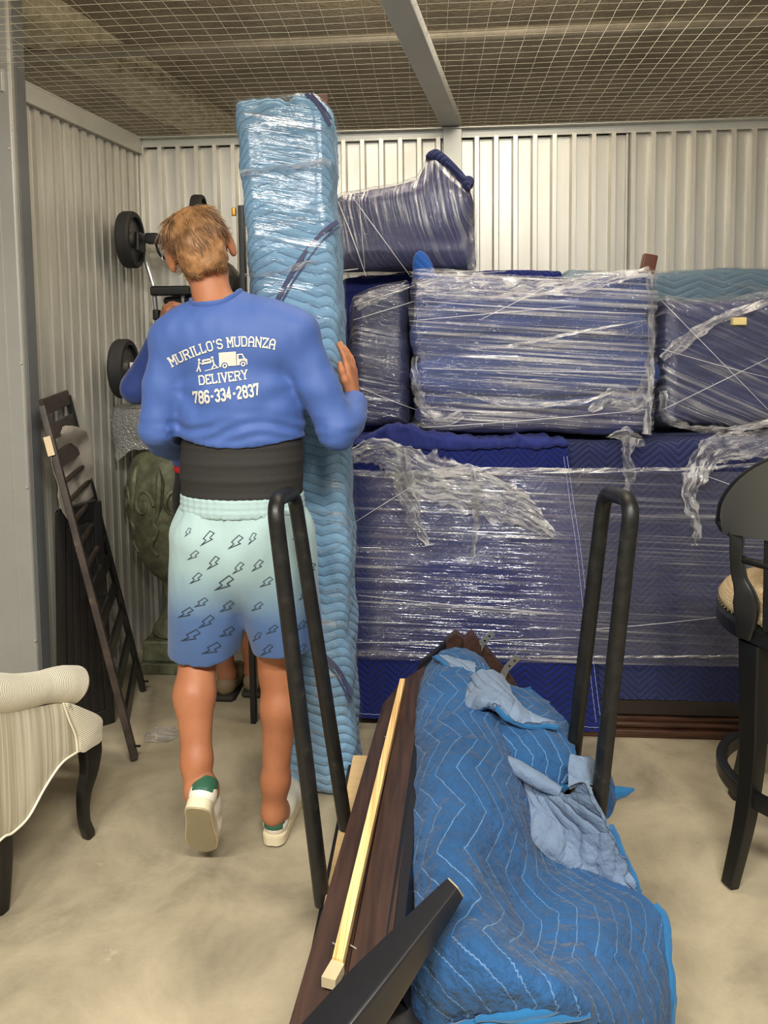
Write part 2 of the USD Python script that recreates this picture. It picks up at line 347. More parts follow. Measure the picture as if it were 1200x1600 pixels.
tag(part(None, 'wall_hall', box([-7.5, 10.8, 0], [7.5, 11.0, ZC]), plain('hall_wall', lin(120, 112, 98), 0.9)), kind='structure')
def corr(length, z0, z1, per=0.088, dep=0.032, phase=0.0, cut=(0.34, 0.42, 0.64, 0.72)):
    """trapezoid sheet along +x at y = 0 (ribs stand out towards -y), as a solid 1 mm sheet"""
    xs, ys, x = [0.0], [0.0], -phase * per
    while x < length + per:
        for dx, y in ((0.0, 0), (cut[0], 0), (cut[1], -dep), (cut[2], -dep), (cut[3], 0)):
            q = x + dx * per
            if 0.0 < q < length: xs.append(q); ys.append(y)
        x += per
    xs.append(length); ys.append(ys[-1]); xs, ys = np.array(xs), np.array(ys); k = len(xs)
    V = np.vstack([np.stack([xs, ys + o, np.full(k, z)], 1) for o in (0, 0.004) for z in (z0, z1)])
    f = []
    for i in range(k - 1):
        f += [(i, i + 1, k + i + 1, k + i), (2 * k + i + 1, 2 * k + i, 3 * k + i, 3 * k + i + 1), (k + i, k + i + 1, 3 * k + i + 1, 3 * k + i), (i + 1, i, 2 * k + i, 2 * k + i + 1)]
    return V, np.array(f)
def place_sheet(m, p, d):
    """x along d, ribs to the right-hand side of d turned clockwise"""
    v, f = mesh_vf(m); d = np.array([d[0], d[1]]); n = np.array([-d[1], d[0]])
    return np.column_stack([p[0] + v[:, 0] * d[0] + v[:, 1] * n[0], p[1] + v[:, 0] * d[1] + v[:, 1] * n[1], v[:, 2]]), f
wb = thing('wall_back', None, None, (0, YB, 0), kind='structure')
x = -1.40
for i in range(5):
    L = 0.792 if i else 0.70
    part(wb, 'panel', place_sheet(corr(L - 0.002, 0.0, 2.405, phase=0.25), (x, YB - 0.002 * (i % 2)), (1, 0)), galv, smooth=False)
    part(wb, 'seam', beam([x, YB - 0.012, 0], [x, YB - 0.012, 2.40], 0.010, 0.014, (0, 1, 0), 0.002), galv_trim)
    x += L
tag(part(None, 'trim_1', join(box([-1.42, YB - 0.028, 2.40], [2.6, YB - 0.024, 2.44]), box([-1.42, YB - 0.06, 2.436], [2.6, YB, 2.44]), box([-1.42, YB, 2.40], [2.6, YB + 0.004, 2.44])), galv_trim), kind='structure')
wl = thing('wall_left', None, None, (WL0[0], WL0[1], 0), kind='structure')
s = 0.0
for i in range(2):
    L = 0.448
    a = WL0 + WLD * (s + L)
    part(wl, 'panel', place_sheet(corr(L - 0.002, 0.0, 2.37, per=0.056, dep=0.016, phase=0.15, cut=(0.28, 0.34, 0.86, 0.92)), (a[0], a[1]), -WLD), galv, smooth=False)
    s += L
a0, a1 = np.append(WL0, 2.405), np.append(WL0 + WLD * 0.90, 2.405)
ins = np.array([math.cos(math.radians(10)), -math.sin(math.radians(10)), 0])
tag(part(None, 'trim_2', join(beam(a0 + ins * 0.03, a1 + ins * 0.03, 0.012, 0.075, r=0.002), beam(a0 + ins * 0.01 + [0, 0, 0.035], a1 + ins * 0.01 + [0, 0, 0.035], 0.055, 0.008, r=0.001)), galv_trim), kind='structure')
# steel post at the left of the opening
E1 = onY(31, 444, 2.5)
pl = thing('column', None, None, (E1[0], 2.6, 0), kind='structure')
part(pl, 'post', rbox([E1[0] - 0.75, 2.50, 0], [E1[0], 2.59, 2.95], 0.012), steel_grey)
part(pl, 'side_flange', rbox([E1[0] + 0.001, 2.525, 0], [E1[0] + 0.004, 2.588, 2.95], 0.001), plain('dark_steel_side', lin(118, 121, 124), 0.5, 0.2))
for u, v in ((14, 232), (33, 568), (42, 762), (55, 1001)):
    p = onY(u, v, 2.499); part(pl, 'screw', lathe([(0, -0.004), (0.004, -0.003), (0.006, 0.0)], 10, (0, 0, 0)) and moved(lathe([(0.0001, 0.004), (0.0035, 0.003), (0.005, 0.0)], 10), [[1, 0, 0, p[0]], [0, 0, -1, p[1]], [0, 1, 0, p[2]], [0, 0, 0, 1]]), galv_trim)
# box beam under the net
b0, b1 = onZ(598, -30, 2.47), onZ(704, 214, 2.47)
bd = (b1 - b0) / np.linalg.norm(b1 - b0); b00 = b0 - bd * 2.2
tag(part(None, 'beam', beam(b00, [b1[0], YB - 0.01, 2.47], 0.088, 0.05, r=0.004), steel_grey), kind='structure')
tag(part(None, 'trim_3', rbox([b1[0] - 0.04, YB - 0.05, 0], [b1[0] + 0.045, YB - 0.022, 2.445], 0.003), galv_trim), kind='structure')
# hall ceiling: sprayed beam and pipe
p0, p1 = onZ(-40, 5, 2.98), onZ(330, 218, 2.98); d = (p1 - p0) / np.linalg.norm(p1 - p0)
n_ = 120; t = np.linspace(-1.2, np.linalg.norm(p1 - p0) + 1.2, n_)
prof = [(-0.16, 0.14), (-0.13, -0.0), (-0.04, -0.03), (0.04, -0.03), (0.13, 0.0), (0.16, 0.14)]
prof = spline(np.array([(a, b, 0) for a, b in prof]), 4)[:, :2]
side = np.cross(d, [0, 0, 1])
P = (p0 + t[:, None] * d)[:, None, :] + prof[None, :, :1] * side + prof[None, :, 1:] * np.array([0, 0, 1.0])
P = P + (fbm(P, 9, 3, 3)[..., None] - 0.0) * 0.06 * np.array([0.5, 0.5, 1])
tag(part(None, 'ceiling_rib', sheet(P[:, ::-1], 0.02), foam_mat, smooth=True), kind='structure')
q0, q1 = onZ(20, 86, 2.96), onZ(1210, 30, 2.96); e = q1 - q0
solo('pipe', tube([q0 - e * 0.3 + [0, 0, 0.0], q0, (q0 + q1) / 2 + [0, 0, -0.006], q1, q1 + e * 0.3], 0.030, 12, smooth=6), pipe_mat, 'old bare pipe running across under the hall ceiling above the netting', 'pipe')
# net: one knotted sheet of twine with sag
nx, ny = 66, 56
gx, gy = np.meshgrid(np.linspace(-1.9, 2.3, nx), np.linspace(0.75, YB - 0.02, ny), indexing='ij')
PX = gx + 0.018 * fbm(np.stack([gx * 0 + 1, gy * 2.2, gx * 0.6], -1), 1, 2, 5) + 0.006 * fbm(np.stack([gx, gy], -1), 11, 2, 6)
PY = gy + 0.045 * fbm(np.stack([gx * 1.6, gy * 0.9], -1), 1, 3, 8) + 0.009 * fbm(np.stack([gx, gy], -1), 9, 2, 9)
PZ = 2.452 - 0.03 * fbm(np.stack([gx, gy], -1), 1.3, 3, 12) - 0.012 * np.sin(np.clip((gy - 0.75) / 2.6, 0, 1) * np.pi)
G = np.stack([PX, PY, np.maximum(PZ, 2.445) + 0.02], -1)
ms = [sweep(G[i], ring(0.0009, 3), caps=False) for i in range(nx)] + [sweep(G[:, j], ring(0.0009, 3), up=(0, 0.1, 1), caps=False) for j in range(ny)]
net_mat = plain('net_twine', lin(226, 218, 196), 0.6)
solo('ceiling_net', join(*ms), net_mat, 'pale knotted twine netting stretched over the top of the storage unit', 'net', smooth=False)
# ------------------------------------------------------------------ padded and film-wrapped furniture along the back
from scipy import ndimage
def quilt(name, col, dark=0.72, stitch=None, sp=0.030, amp=0.045, per=0.19, bump=0.010, fuzz=0.1, rough=0.9, crink=0.004, line=1.0):
    """moving-blanket cloth; UV in metres carries the chevron stitching"""
    st = stitch if stitch else tuple(np.clip(np.array(col) * 1.7 + 0.01, 0, 1))
    n = {'p': ('principled_bsdf', {'roughness': rough, 'specular_ior_level': 0.2, 'sheen_weight': fuzz, 'sheen_roughness': 0.5}), 't': ('texture_coordinate', {}), 's': ('separate_xyz', {}),
         'w': ('noise_texture', {'scale': 3.0, 'detail': 3.0}), 'wv': ('math', {'math_type': 'multiply', 'value2': 0.0}),
         'a': ('math', {'math_type': 'divide', 'value2': per}), 'b': ('math', {'math_type': 'pingpong', 'value2': 0.5}), 'c': ('math', {'math_type': 'multiply_add', 'value2': -4 * amp, 'value3': 2 * amp}),
         'd': ('math', {'math_type': 'add'}), 'd2': ('math', {'math_type': 'add'}), 'e': ('math', {'math_type': 'divide', 'value2': sp}), 'f': ('math', {'math_type': 'fraction'}),
         'pp': ('math', {'math_type': 'pingpong', 'value2': 0.5}), 'h': ('rgb_ramp', {'ramp': [(0.0, (0, 0, 0)), (0.06, (0.25,) * 3), (0.2, (0.7,) * 3), (0.5, (1, 1, 1))]}),
         'hm': ('math', {'math_type': 'multiply', 'value2': 2.0}),
         'n': ('noise_texture', {'scale': 28.0, 'detail': 4.0}), 'n5': ('noise_texture', {'scale': 500.0, 'detail': 2.0}), 'x': ('math', {'math_type': 'multiply', 'value2': crink / max(bump, 1e-4)}), 'x5': ('math', {'math_type': 'multiply', 'value2': 0.08}), 'y': ('math', {'math_type': 'add'}), 'y5': ('math', {'math_type': 'add'}),
         'bp': ('bump', {'strength': 0.9, 'distance': bump}),
         'v': ('noise_texture', {'scale': 4.0, 'detail': 6.0, 'roughness': 0.65}), 'r': ('rgb_ramp', {'ramp': [(0.3, tuple(np.array(col) * dark)), (0.7, tuple(np.clip(np.array(col) * (2 - dark), 0, 1)))]}),
         'sm': ('rgb_ramp', {'ramp': [(0.0, (0.8,) * 3), (0.035 * line, (0.55,) * 3), (0.06 * line, (0, 0, 0))]}), 'mx': ('mix_color', {'b': st})}
    l = [('t.UV', 's.vector'), ('t.object', 'w.vector'), ('w.fac', 'wv.value1'), ('s.x', 'a.value1'), ('a.value', 'b.value1'), ('b.value', 'c.value1'), ('s.y', 'd.value1'), ('c.value', 'd.value2'), ('d.value', 'd2.value1'), ('wv.value', 'd2.value2'),
         ('d2.value', 'e.value1'), ('e.value', 'f.value1'), ('f.value', 'pp.value1'), ('pp.value', 'h.fac'), ('h.color', 'y.value1'), ('t.object', 'n.vector'), ('t.object', 'n5.vector'), ('n.fac', 'x.value1'), ('x.value', 'y.value2'), ('n5.fac', 'x5.value1'), ('x5.value', 'y5.value2'), ('y.value', 'y5.value1'),
         ('y5.value', 'bp.height'), ('bp.normal', 'p.normal'), ('t.object', 'v.vector'), ('v.fac', 'r.fac'), ('r.color', 'mx.a'), ('pp.value', 'sm.fac'), ('sm.color', 'mx.fac'), ('mx.result', 'p.base_color')]
    return mat(name, n, l)
royal = quilt('royal_blue_pad', lin(24, 36, 104), 0.85, sp=0.026, amp=0.03, per=0.125, bump=0.006)
navy = quilt('navy_pad', lin(40, 46, 86), 0.85, stitch=lin(86, 92, 134), sp=0.026, amp=0.03, per=0.125, bump=0.006)
teal = quilt('grey_blue_pad', lin(94, 122, 140), 0.85, sp=0.03, amp=0.02, per=0.2, bump=0.003)
sky = quilt('light_blue_pad', lin(120, 160, 190), 0.84, stitch=lin(56, 84, 120), sp=0.031, amp=0.022, per=0.26, bump=0.004, fuzz=0.1, crink=0.008, line=0.8)
midblue = quilt('mid_blue_pad', lin(52, 84, 168), 0.8)
wood_dark = mat('dark_stained_wood', {'p': ('principled_bsdf', {'roughness': 0.4, 'specular_ior_level': 0.45}), 'g': ('texture_coordinate', {}), 'm': ('mapping', {'scale': (3, 3, 40)}), 'n': ('noise_texture', {'scale': 3.0, 'detail': 5.0}),
    'r': ('rgb_ramp', {'ramp': [(0.3, lin(44, 26, 18)), (0.7, lin(82, 52, 36))]})}, [('g.object', 'm.vector'), ('m.vector', 'n.vector'), ('n.fac', 'r.fac'), ('r.color', 'p.base_color')])

def film(name, ang=0.0, milk=0.30, gloss=0.16, sx=0.9, sy=64.0, patch=3.2, lo=0.50, rough=0.13, bump=0.012, crump=0.14, det=5.0):
    """stretch film: mostly clear, with glossy streaks and milky folds along the stretch; UV in metres"""
    n = {'t': ('texture_coordinate', {}), 'm': ('mapping', {'rotation': (0, 0, math.radians(ang)), 'scale': (1, 1, 1)}), 'm2': ('mapping', {'scale': (sx, sy, 1)}),
         'n': ('noise_texture', {'scale': 1.0, 'detail': det, 'roughness': 0.6, 'distortion': 0.15}), 'm6': ('mapping', {'scale': (0.8, 260.0, 1)}), 'n6': ('noise_texture', {'scale': 1.0, 'detail': 1.0}), 's6': ('rgb_ramp', {'ramp': [(0.60, (0, 0, 0)), (0.74, (1, 1, 1))]}), 'k6': ('math', {'math_type': 'multiply_add', 'value2': 0.5}), 's': ('rgb_ramp', {'ramp': [(lo, (0, 0, 0)), (lo + 0.06, (0.06,) * 3), (lo + 0.20, (1, 1, 1))]}),
         'm3': ('mapping', {'scale': (patch * 0.5, patch * 1.3, 1)}), 'n2': ('noise_texture', {'scale': 1.0, 'detail': 3.0, 'distortion': 0.8}), 'pt': ('rgb_ramp', {'ramp': [(0.40, (0.12,) * 3), (0.64, (1, 1, 1))]}),
         'k': ('math', {'math_type': 'multiply'}), 'k2': ('math', {'math_type': 'multiply_add', 'value2': milk, 'value3': 0.012}),
         'g2': ('math', {'math_type': 'multiply_add', 'value2': 0.45, 'value3': gloss * 0.42}),
         'n3': ('noise_texture', {'scale': 22.0, 'detail': 4.0, 'distortion': 1.0}), 'nn': ('math', {'math_type': 'multiply', 'value2': crump}), 'hh': ('math', {'math_type': 'add'}),
         'bp': ('bump', {'strength': 1.0, 'distance': bump}), 'tr': ('transparent_bsdf', {'color': (0.97, 0.97, 0.98)}), 'df': ('diffuse_bsdf', {'color': (0.86, 0.87, 0.9)}), 'gl': ('glossy_bsdf', {'color': (1, 1, 1), 'roughness': rough}),
         'A': ('mix_closure', {}), 'B': ('mix_closure', {})}
    l = [('t.UV', 'm.vector'), ('m.vector', 'm2.vector'), ('m2.vector', 'n.vector'), ('n.fac', 's.fac'), ('t.UV', 'm3.vector'), ('m3.vector', 'n2.vector'), ('n2.fac', 'pt.fac'), ('m.vector', 'm6.vector'), ('m6.vector', 'n6.vector'), ('n6.fac', 's6.fac'), ('s6.color', 'k6.value1'), ('s.color', 'k6.value3'), ('k6.value', 'k.value1'), ('pt.color', 'k.value2'),
         ('k.value', 'k2.value1'), ('k.value', 'g2.value1'), ('t.UV', 'n3.vector'), ('n3.fac', 'nn.value1'), ('n.fac', 'hh.value1'), ('nn.value', 'hh.value2'), ('hh.value', 'bp.height'), ('bp.normal', 'gl.normal'),
         ('k2.value', 'A.fac'), ('tr.BSDF', 'A.closure1'), ('df.BSDF', 'A.closure2'), ('g2.value', 'B.fac'), ('A.closure', 'B.closure1'), ('gl.BSDF', 'B.closure2')]
    return mat(name, n, l, 'B.closure')
film_flat = film('film_level', 2, milk=0.36, gloss=0.12, sx=0.7, sy=50, lo=0.53, bump=0.020, patch=2.2, rough=0.10, crump=0.02, det=2.5)
film_tilt = film('film_slanting', 12, milk=0.32, gloss=0.18)
film_fine = film('film_steep', 78, milk=0.34, gloss=0.17, sx=3.0, sy=90, lo=0.45, patch=2.5)
film_bunch = film('film_bunched', 8, milk=0.52, gloss=0.22, sx=10, sy=70, patch=8, lo=0.42, bump=0.03)

def outline(px, y, n=6):
    """closed pixel outline -> smooth outline (x, z) on the plane at depth y"""
    q = np.array([onY(u, v, y)[[0, 2]] for u, v in px])
    return spline(np.column_stack([q, 0 * q[:, 0]]), n, True)[:, :2] if n > 1 else q
def slab(xz, yf, yb, r=0.05, h=0.010, taper=None, lump=0.012, ls=5.0, seed=1):
    """soft solid with the given outline, from yf back to yb, edges rounded by r; returns the Soft"""
    lo = np.array([xz[:, 0].min() - 0.05, yf - 0.05, xz[:, 1].min() - 0.05]); hi = np.array([xz[:, 0].max() + 0.05, yb + 0.05, xz[:, 1].max() + 0.05])
    S = Soft(lo, hi, h); ax, ay, az = S.axes()
    k = 4; gx_, gz_ = np.meshgrid(lo[0] + (np.arange(len(ax) * k) - k / 2) * h / k, lo[2] + (np.arange(len(az) * k) - k / 2) * h / k)
    pg = Polygon(xz).buffer(0); shapely.prepare(pg); a = shapely.contains_xy(pg, gx_, gz_); d2 = (ndimage.distance_transform_edt(~a) - ndimage.distance_transform_edt(a)) * h / k
    d2 = d2[k // 2::k, k // 2::k][:len(az), :len(ax)].T
    A = d2[:, None, :] + r; B = np.abs(ay - (yf + yb) / 2)[None, :, None] - (yb - yf) / 2 + r
    d = np.minimum(np.maximum(A, B), 0) + np.sqrt(np.maximum(A, 0) ** 2 + np.maximum(B, 0) ** 2) - r
    if lump:
        X, Y, Z = np.meshgrid(ax[::2], ay[::2], az[::2], indexing='ij')
        nz = fbm(np.stack([X, Y, Z], -1), ls, 2, seed) - 0.5; nz = ndimage.zoom(nz, [s / t for s, t in zip(d.shape, nz.shape)], order=1)
        d = d - nz * 2 * lump
    S.d = d.astype(np.float32); return S
def cloth_uv(v, yf): return np.stack([v[:, 0] - (v[:, 1] - yf), v[:, 2] + np.maximum(v[:, 1] - yf, 0)], 1)
def pad(parent, name, S, m, yf, iso=0.0, wr=0.0, ws=(4, 4, 14), seed=3, label=None):
    v, f = S.mesh(iso); 
    if wr: v = v + vnormals((v, f)) * ((fbm(v * np.array(ws), 1, 3, seed) - 0.5) * 2 * wr)[:, None]
    return part(parent, name, (v, f), m, label=label, smooth=True, uv=cloth_uv(v, yf))
def ribbon(parent, name, px, y, width, m=None, crumple=0.012, n=10, across=9, seed=0, lift=0.0, y2=None, label=None):
    """a crumpled strip of film along a pixel path at depth y (or y running to y2); width (m) may vary along it"""
    ys = np.linspace(y, y if y2 is None else y2, len(px)); C_ = spline(np.array([onY(u, v, q) for (u, v), q in zip(px, ys)]), n)
    w = np.interp(np.linspace(0, 1, len(C_)), np.linspace(0, 1, np.size(width)), np.atleast_1d(width))
    tn = np.gradient(C_, axis=0); tn /= np.linalg.norm(tn, axis=1, keepdims=True); sd = np.cross(tn, [0, -1.0, 0]); sd /= np.linalg.norm(sd, axis=1, keepdims=True) + 1e-9
    s = np.linspace(-0.5, 0.5, across); P = C_[:, None, :] + sd[:, None, :] * (s[None, :, None] * w[:, None, None])
    nz = np.stack([fbm(P, 32, 3, seed + 20 + i) - 0.5 for i in range(3)], -1); P = P + nz * crumple * 2 * np.array([0.7, 1.0, 0.7]) - [0, lift, 0]
    edge = (fbm(C_, 40, 3, seed + 31) - 0.5)[:, None] * w[:, None] * 0.5; P[:, 0] += sd * edge; P[:, -1] += sd * edge[::-1]
    L = np.concatenate([[0], np.cumsum(np.linalg.norm(np.diff(C_, axis=0), axis=1))]); uv = np.stack(np.broadcast_arrays(L[:, None], s[None, :] * w[:, None]), -1)
    m_, uv = sheet(P, 0.0012, uv)
    return part(parent, name, m_, m or film_bunch, label=label, smooth=True, uv=uv)
def strands(parent, lines, r=0.0009, name='film_strand', m=None):
    ms = []
    for a, b, y, sag in lines[::2] if len(lines) > 3 else lines:
        p, q = onY(*a, y), onY(*b, y); t = np.linspace(0, 1, 14)[:, None]
        ms.append(tube(p + (q - p) * t + np.array([0, 0, -1.0]) * 4 * t * (1 - t) * sag, [r, r * 1.7, r], 5))
    return part(parent, name, join(*ms), m or strand_mat, kind='stuff')
strand_mat = mat('film_strand', {'p': ('principled_bsdf', {'base_color': (0.75, 0.76, 0.78), 'roughness': 0.2, 'specular_ior_level': 0.8}), 't': ('transparent_bsdf', {}), 'x': ('mix_closure', {'fac': 0.5})}, [('t.BSDF', 'x.closure1'), ('p.BSDF', 'x.closure2')], 'x.closure')

soft_blue = plain('soft_blue_cloth', lin(42, 64, 122), 0.85, bump=0.003, scale=30, var=0.18, vscale=5, sheen=0.05)
soft_royal = plain('soft_royal_cloth', lin(24, 36, 106), 0.85, bump=0.003, scale=30, var=0.15, vscale=5, sheen=0.05)
soft_navy = plain('soft_navy_cloth', lin(34, 40, 84), 0.85, bump=0.003, scale=30, var=0.18, vscale=5, sheen=0.05)
# --- back row: tall piece under a royal blue and a grey-blue blanket, standing against the back wall
zr = onY(800, 420, 3.06)[2]
t = thing('padded_headboard', 'tall upright piece under royal blue and grey-blue pads, standing against the back wall', 'wrapped furniture', (0.6, 3.2, 0))
o = outline([(545, 1000), (545, 440), (560, 428), (700, 424), (820, 418), (882, 420), (884, 470), (884, 1000)], 3.06, 1)
S = slab(o, 3.06, 3.30, 0.035, 0.012, lump=0.012, ls=4); pad(t, 'royal_pad', S, royal, 3.06, label='royal blue quilted pad')
o = outline([(880, 1000), (880, 430), (890, 420), (940, 421), (1010, 426), (1080, 421), (1140, 416), (1230, 418), (1330, 420), (1330, 1000)], 3.05, 1)
S = slab(o, 3.05, 3.31, 0.04, 0.012, lump=0.014, ls=4, seed=5); pad(t, 'grey_blue_pad', S, teal, 3.05, label='grey-blue quilted pad')
v, f = S.mesh(0.008); part(t, 'stretch_film', (v, f), film_tilt, smooth=True, uv=cloth_uv(v, 3.05))

# --- long low piece on the floor: royal blue pad left, navy pad right, film round the middle, dark wood plinth
YD = 2.60
zd = onY(760, 690, YD)[2]
xl, xs, xr = onY(541, 900, YD)[0], onY(880, 900, YD)[0], onY(1330, 900, YD)[0]
dr = thing('padded_sideboard', 'long low sideboard under royal blue and navy pads with film round its middle', 'wrapped furniture', ((xl + xr) / 2, YD + 0.25, 0))
part(dr, 'carcass', rbox([xl + 0.02, YD + 0.03, 0.10], [xr - 0.02, YD + 0.40, zd - 0.02], 0.01), wood_dark)
zb = onY(1000, 1110, YD + 0.02)[2]
part(dr, 'plinth', join(rbox([xl + 0.03, YD + 0.06, 0.0], [xr, YD + 0.38, 0.11], 0.004), rbox([xs + 0.06, YD - 0.025, 0.0], [xr, YD + 0.04, 0.030], 0.006), rbox([xs + 0.06, YD - 0.012, 0.030], [xr, YD + 0.04, 0.052], 0.008), rbox([xs + 0.06, YD - 0.0, 0.052], [xr, YD + 0.04, 0.068], 0.004)), wood_dark)
part(dr, 'base_rail', rbox([xs + 0.02, YD + 0.004, 0.072], [xr, YD + 0.05, 0.135], 0.006), plain('black_brown_paint', lin(40, 34, 30), 0.35))
def curtain(x0, x1, z0f, z1, yb, y0, n, m, seed, wav=0.012, lump=0.02, sp=0.026, amp=0.03, per=0.125, q=0.005):
    """a pad hanging over the front and top of a piece: from the hem z0f(x) up to z1, then back to yb"""
    us = np.linspace(x0, x1, n); L1 = 1.0; P = np.zeros((n, m, 3)); UV = np.zeros((n, m, 2)); r = 0.05
    for i, x in enumerate(us):
        z0 = z0f(x); h = z1 - r - z0; arc = r * np.pi / 2; top = yb - y0 - r; T = h + arc + top; s = np.linspace(0, T, m)
        z = np.where(s < h, z0 + s, np.where(s < h + arc, z1 - r + r * np.sin(np.clip(s - h, 0, arc) / r), z1)); y = np.where(s < h, y0, np.where(s < h + arc, y0 + r - r * np.cos(np.clip(s - h, 0, arc) / r), y0 + r + (s - h - arc)))
        P[i] = np.stack([np.full(m, x), y, z], 1); UV[i] = np.stack([np.full(m, x), z0 + s], 1)
    N = -grid_normals(P); N = np.where((N[..., 1:2] > 0.3) | (N[..., 2:3] < -0.3), -N, N)
    UV[..., 1] += 0.03 * fbm(P, 3, 2, 9)
    d = lump * (fbm(P, 3.0, 2, seed) - 0.5) * 2 + wav * (fbm(P * [3, 3, 0.8], 2.0, 3, seed + 4) - 0.5) * 2 + q * (chev(UV[..., 0], UV[..., 1], sp, amp, per) - 1)
    return P + N * d[..., None], UV
def hang(parent, name, P, UV, m, th=0.012, label=None):
    ms, uv = sheet(P, th, UV); v, f = ms; 
    if (vnormals((v, f))[:len(P) * P.shape[1]] * [0, -1, 0.4]).sum() < 0: ms, uv = sheet(P[::-1], th, UV[::-1])
    return part(parent, name, ms, m, label=label, smooth=True, uv=uv)
z_roy = onY(700, 1122, YD)[2]; x0r, x1r = xl - 0.005, xs
def hem_r(x): return z_roy - 0.02 * (x - x0r) / (x1r - x0r)
P, UV = curtain(x0r, onY(905, 1000, YD)[0], hem_r, zd + 0.012, 3.02, YD - 0.022, 190, 250, 3)
# its right edge swings out towards the floor
w = np.clip((P[..., 0] - (x1r - 0.25)) / 0.3, 0, 1); P[..., 0] += w * np.clip((0.75 - P[..., 2]) / 0.7, 0, 1) * 0.085 - w * np.clip((P[..., 2] - 0.75) / 0.4, 0, 1) * 0.06
rp = hang(dr, 'royal_pad', P, UV, royal, label='royal blue quilted pad with white stitched edge')
i_ = P.shape[0] - 1
thread = plain('white_thread', lin(190, 196, 235), 0.8)
part(rp, 'edge_stitching', join(*[tube(P[i_ - k, 6:170] + [0, -0.004, 0], 0.0008, 4) for k in (2, 5)], tube(P[4:, 3] + [0, -0.004, 0], 0.0008, 4)), thread)
P, UV = curtain(onY(868, 1000, YD)[0], xr, lambda x: 0.145 - 0.012 * math.sin((x - xs) * 2.2), zd + 0.006, 3.02, YD - 0.008, 190, 250, 13)
hang(dr, 'navy_pad', P, UV, navy, label='navy quilted pad')
# film round the front
zt, z0 = onY(900, 733, YD)[2], onY(800, 1026, YD)[2]
n, m = 150, 300
X, Z = np.meshgrid(np.linspace(xl - 0.03, xr, n), np.linspace(z0, zt, m), indexing='ij')
Y = YD - 0.048 - 0.006 * (fbm(np.stack([X * 1.5, X * 0, Z * 16], -1), 1, 3, 5) - 0.5)
wv = np.clip((fbm(np.stack([X * 2.2, X * 0, Z * 2.6], -1), 1, 2, 15) - 0.38) * 4, 0, 1); Y -= wv * 0.0060 * (fbm(np.stack([X * 1.1 + 0.2 * Z, X * 0, Z * 38], -1), 1, 2, 16) - 0.5)
e_ = np.clip((xl + 0.02 - X) / 0.05, 0, 1); Y += e_ ** 2 * 0.30
Pf = np.stack([X, Y, Z], -1); ms, uv = sheet(Pf, 0.0012, np.stack([X, Z], -1))
film_fr = part(dr, 'stretch_film', ms, film_flat, smooth=True, uv=uv)
ribbon(dr, 'film_edge', [(545, 738), (640, 742), (760, 736), (900, 735), (1050, 733), (1150, 728), (1250, 722)], YD - 0.052, [0.02, 0.03, 0.018, 0.012, 0.015], crumple=0.006, seed=3)
ribbon(dr, 'film_edge', [(545, 1022), (700, 1026), (850, 1026), (1000, 1026), (1200, 1025)], YD - 0.050, 0.008, crumple=0.003, seed=4)
ribbon(dr, 'bunched_film', [(548, 712), (600, 708), (660, 742), (720, 760), (800, 790), (868, 838)], YD - 0.055, [0.06, 0.10, 0.17, 0.17, 0.15, 0.01], crumple=0.016, n=14, across=26, seed=5)
ribbon(dr, 'bunched_film', [(628, 700), (632, 760), (648, 810), (668, 852)], YD - 0.062, [0.05, 0.08, 0.05, 0.015], crumple=0.016, n=12, across=12, seed=6)
ribbon(dr, 'bunched_film', [(738, 735), (744, 790), (742, 840), (736, 878)], YD - 0.062, [0.02, 0.025, 0.02, 0.012], crumple=0.014, n=12, across=8, seed=7)
ribbon(dr, 'bunched_film', [(985, 684), (980, 710), (984, 740), (980, 768)], YD - 0.06, [0.07, 0.03, 0.045, 0.012], crumple=0.016, n=12, across=10, seed=8)
ribbon(dr, 'bunched_film', [(1230, 690), (1170, 697), (1120, 702), (1092, 730), (1076, 770), (1090, 815), (1088, 852)], YD - 0.06, [0.10, 0.10, 0.10, 0.09, 0.05, 0.03, 0.02], crumple=0.02, n=14, across=18, seed=9)
strands(dr, [((548, 820), (640, 762), YD - 0.06, 0.0), ((548, 815), (628, 772), YD - 0.058, 0.0), ((900, 985), (1140, 962), YD - 0.055, 0.004), ((930, 952), (1150, 948), YD - 0.055, 0.004), ((1080, 735), (1190, 775), YD - 0.06, 0), ((1090, 730), (1200, 760), YD - 0.06, 0), ((560, 930), (880, 960), YD - 0.055, 0.004), ((900, 838), (1200, 822), YD - 0.055, 0.003), ((550, 1004), (900, 996), YD - 0.055, 0.004)])

# --- navy bundle standing on the left end of the sideboard
YM = 2.72
mb = thing('navy_bundle', 'navy padded upright bundle under film, left of the clear-wrapped armchair', 'wrapped furniture', (*onY(600, 690, YM)[:2], zd + 0.02))
o = outline([(548, 688), (552, 600), (548, 500), (552, 462), (600, 446), (634, 440), (640, 690)], YM, 1)
o[:, 1] = np.maximum(o[:, 1], zd + 0.045)
S = slab(o, YM, 2.965, 0.05, 0.009, lump=0.016, ls=6); pad(mb, 'navy_pad', S, soft_navy, YM, wr=0.012, ws=(4, 4, 12))
v, f = S.mesh(0.010); v = v + vnormals((v, f)) * ((fbm(v * np.array([3, 3, 20]), 1, 3, 3) - 0.5) * 0.012)[:, None]; part(mb, 'stretch_film', (v, f), film_tilt, smooth=True, uv=cloth_uv(v, YM))
strands(mb, [((552, 478), (648, 446), YM - 0.02, 0), ((554, 528), (650, 462), YM - 0.02, 0.0), ((552, 500), (650, 470), YM - 0.02, 0.0), ((552, 578), (648, 574), YM - 0.02, 0.004), ((552, 600), (650, 640), YM - 0.02, 0.004), ((553, 640), (650, 600), YM - 0.02, 0)])
ribbon(mb, 'bunched_film', [(556, 478), (590, 462), (640, 446)], YM - 0.022, [0.03, 0.05, 0.02], crumple=0.012, seed=11)
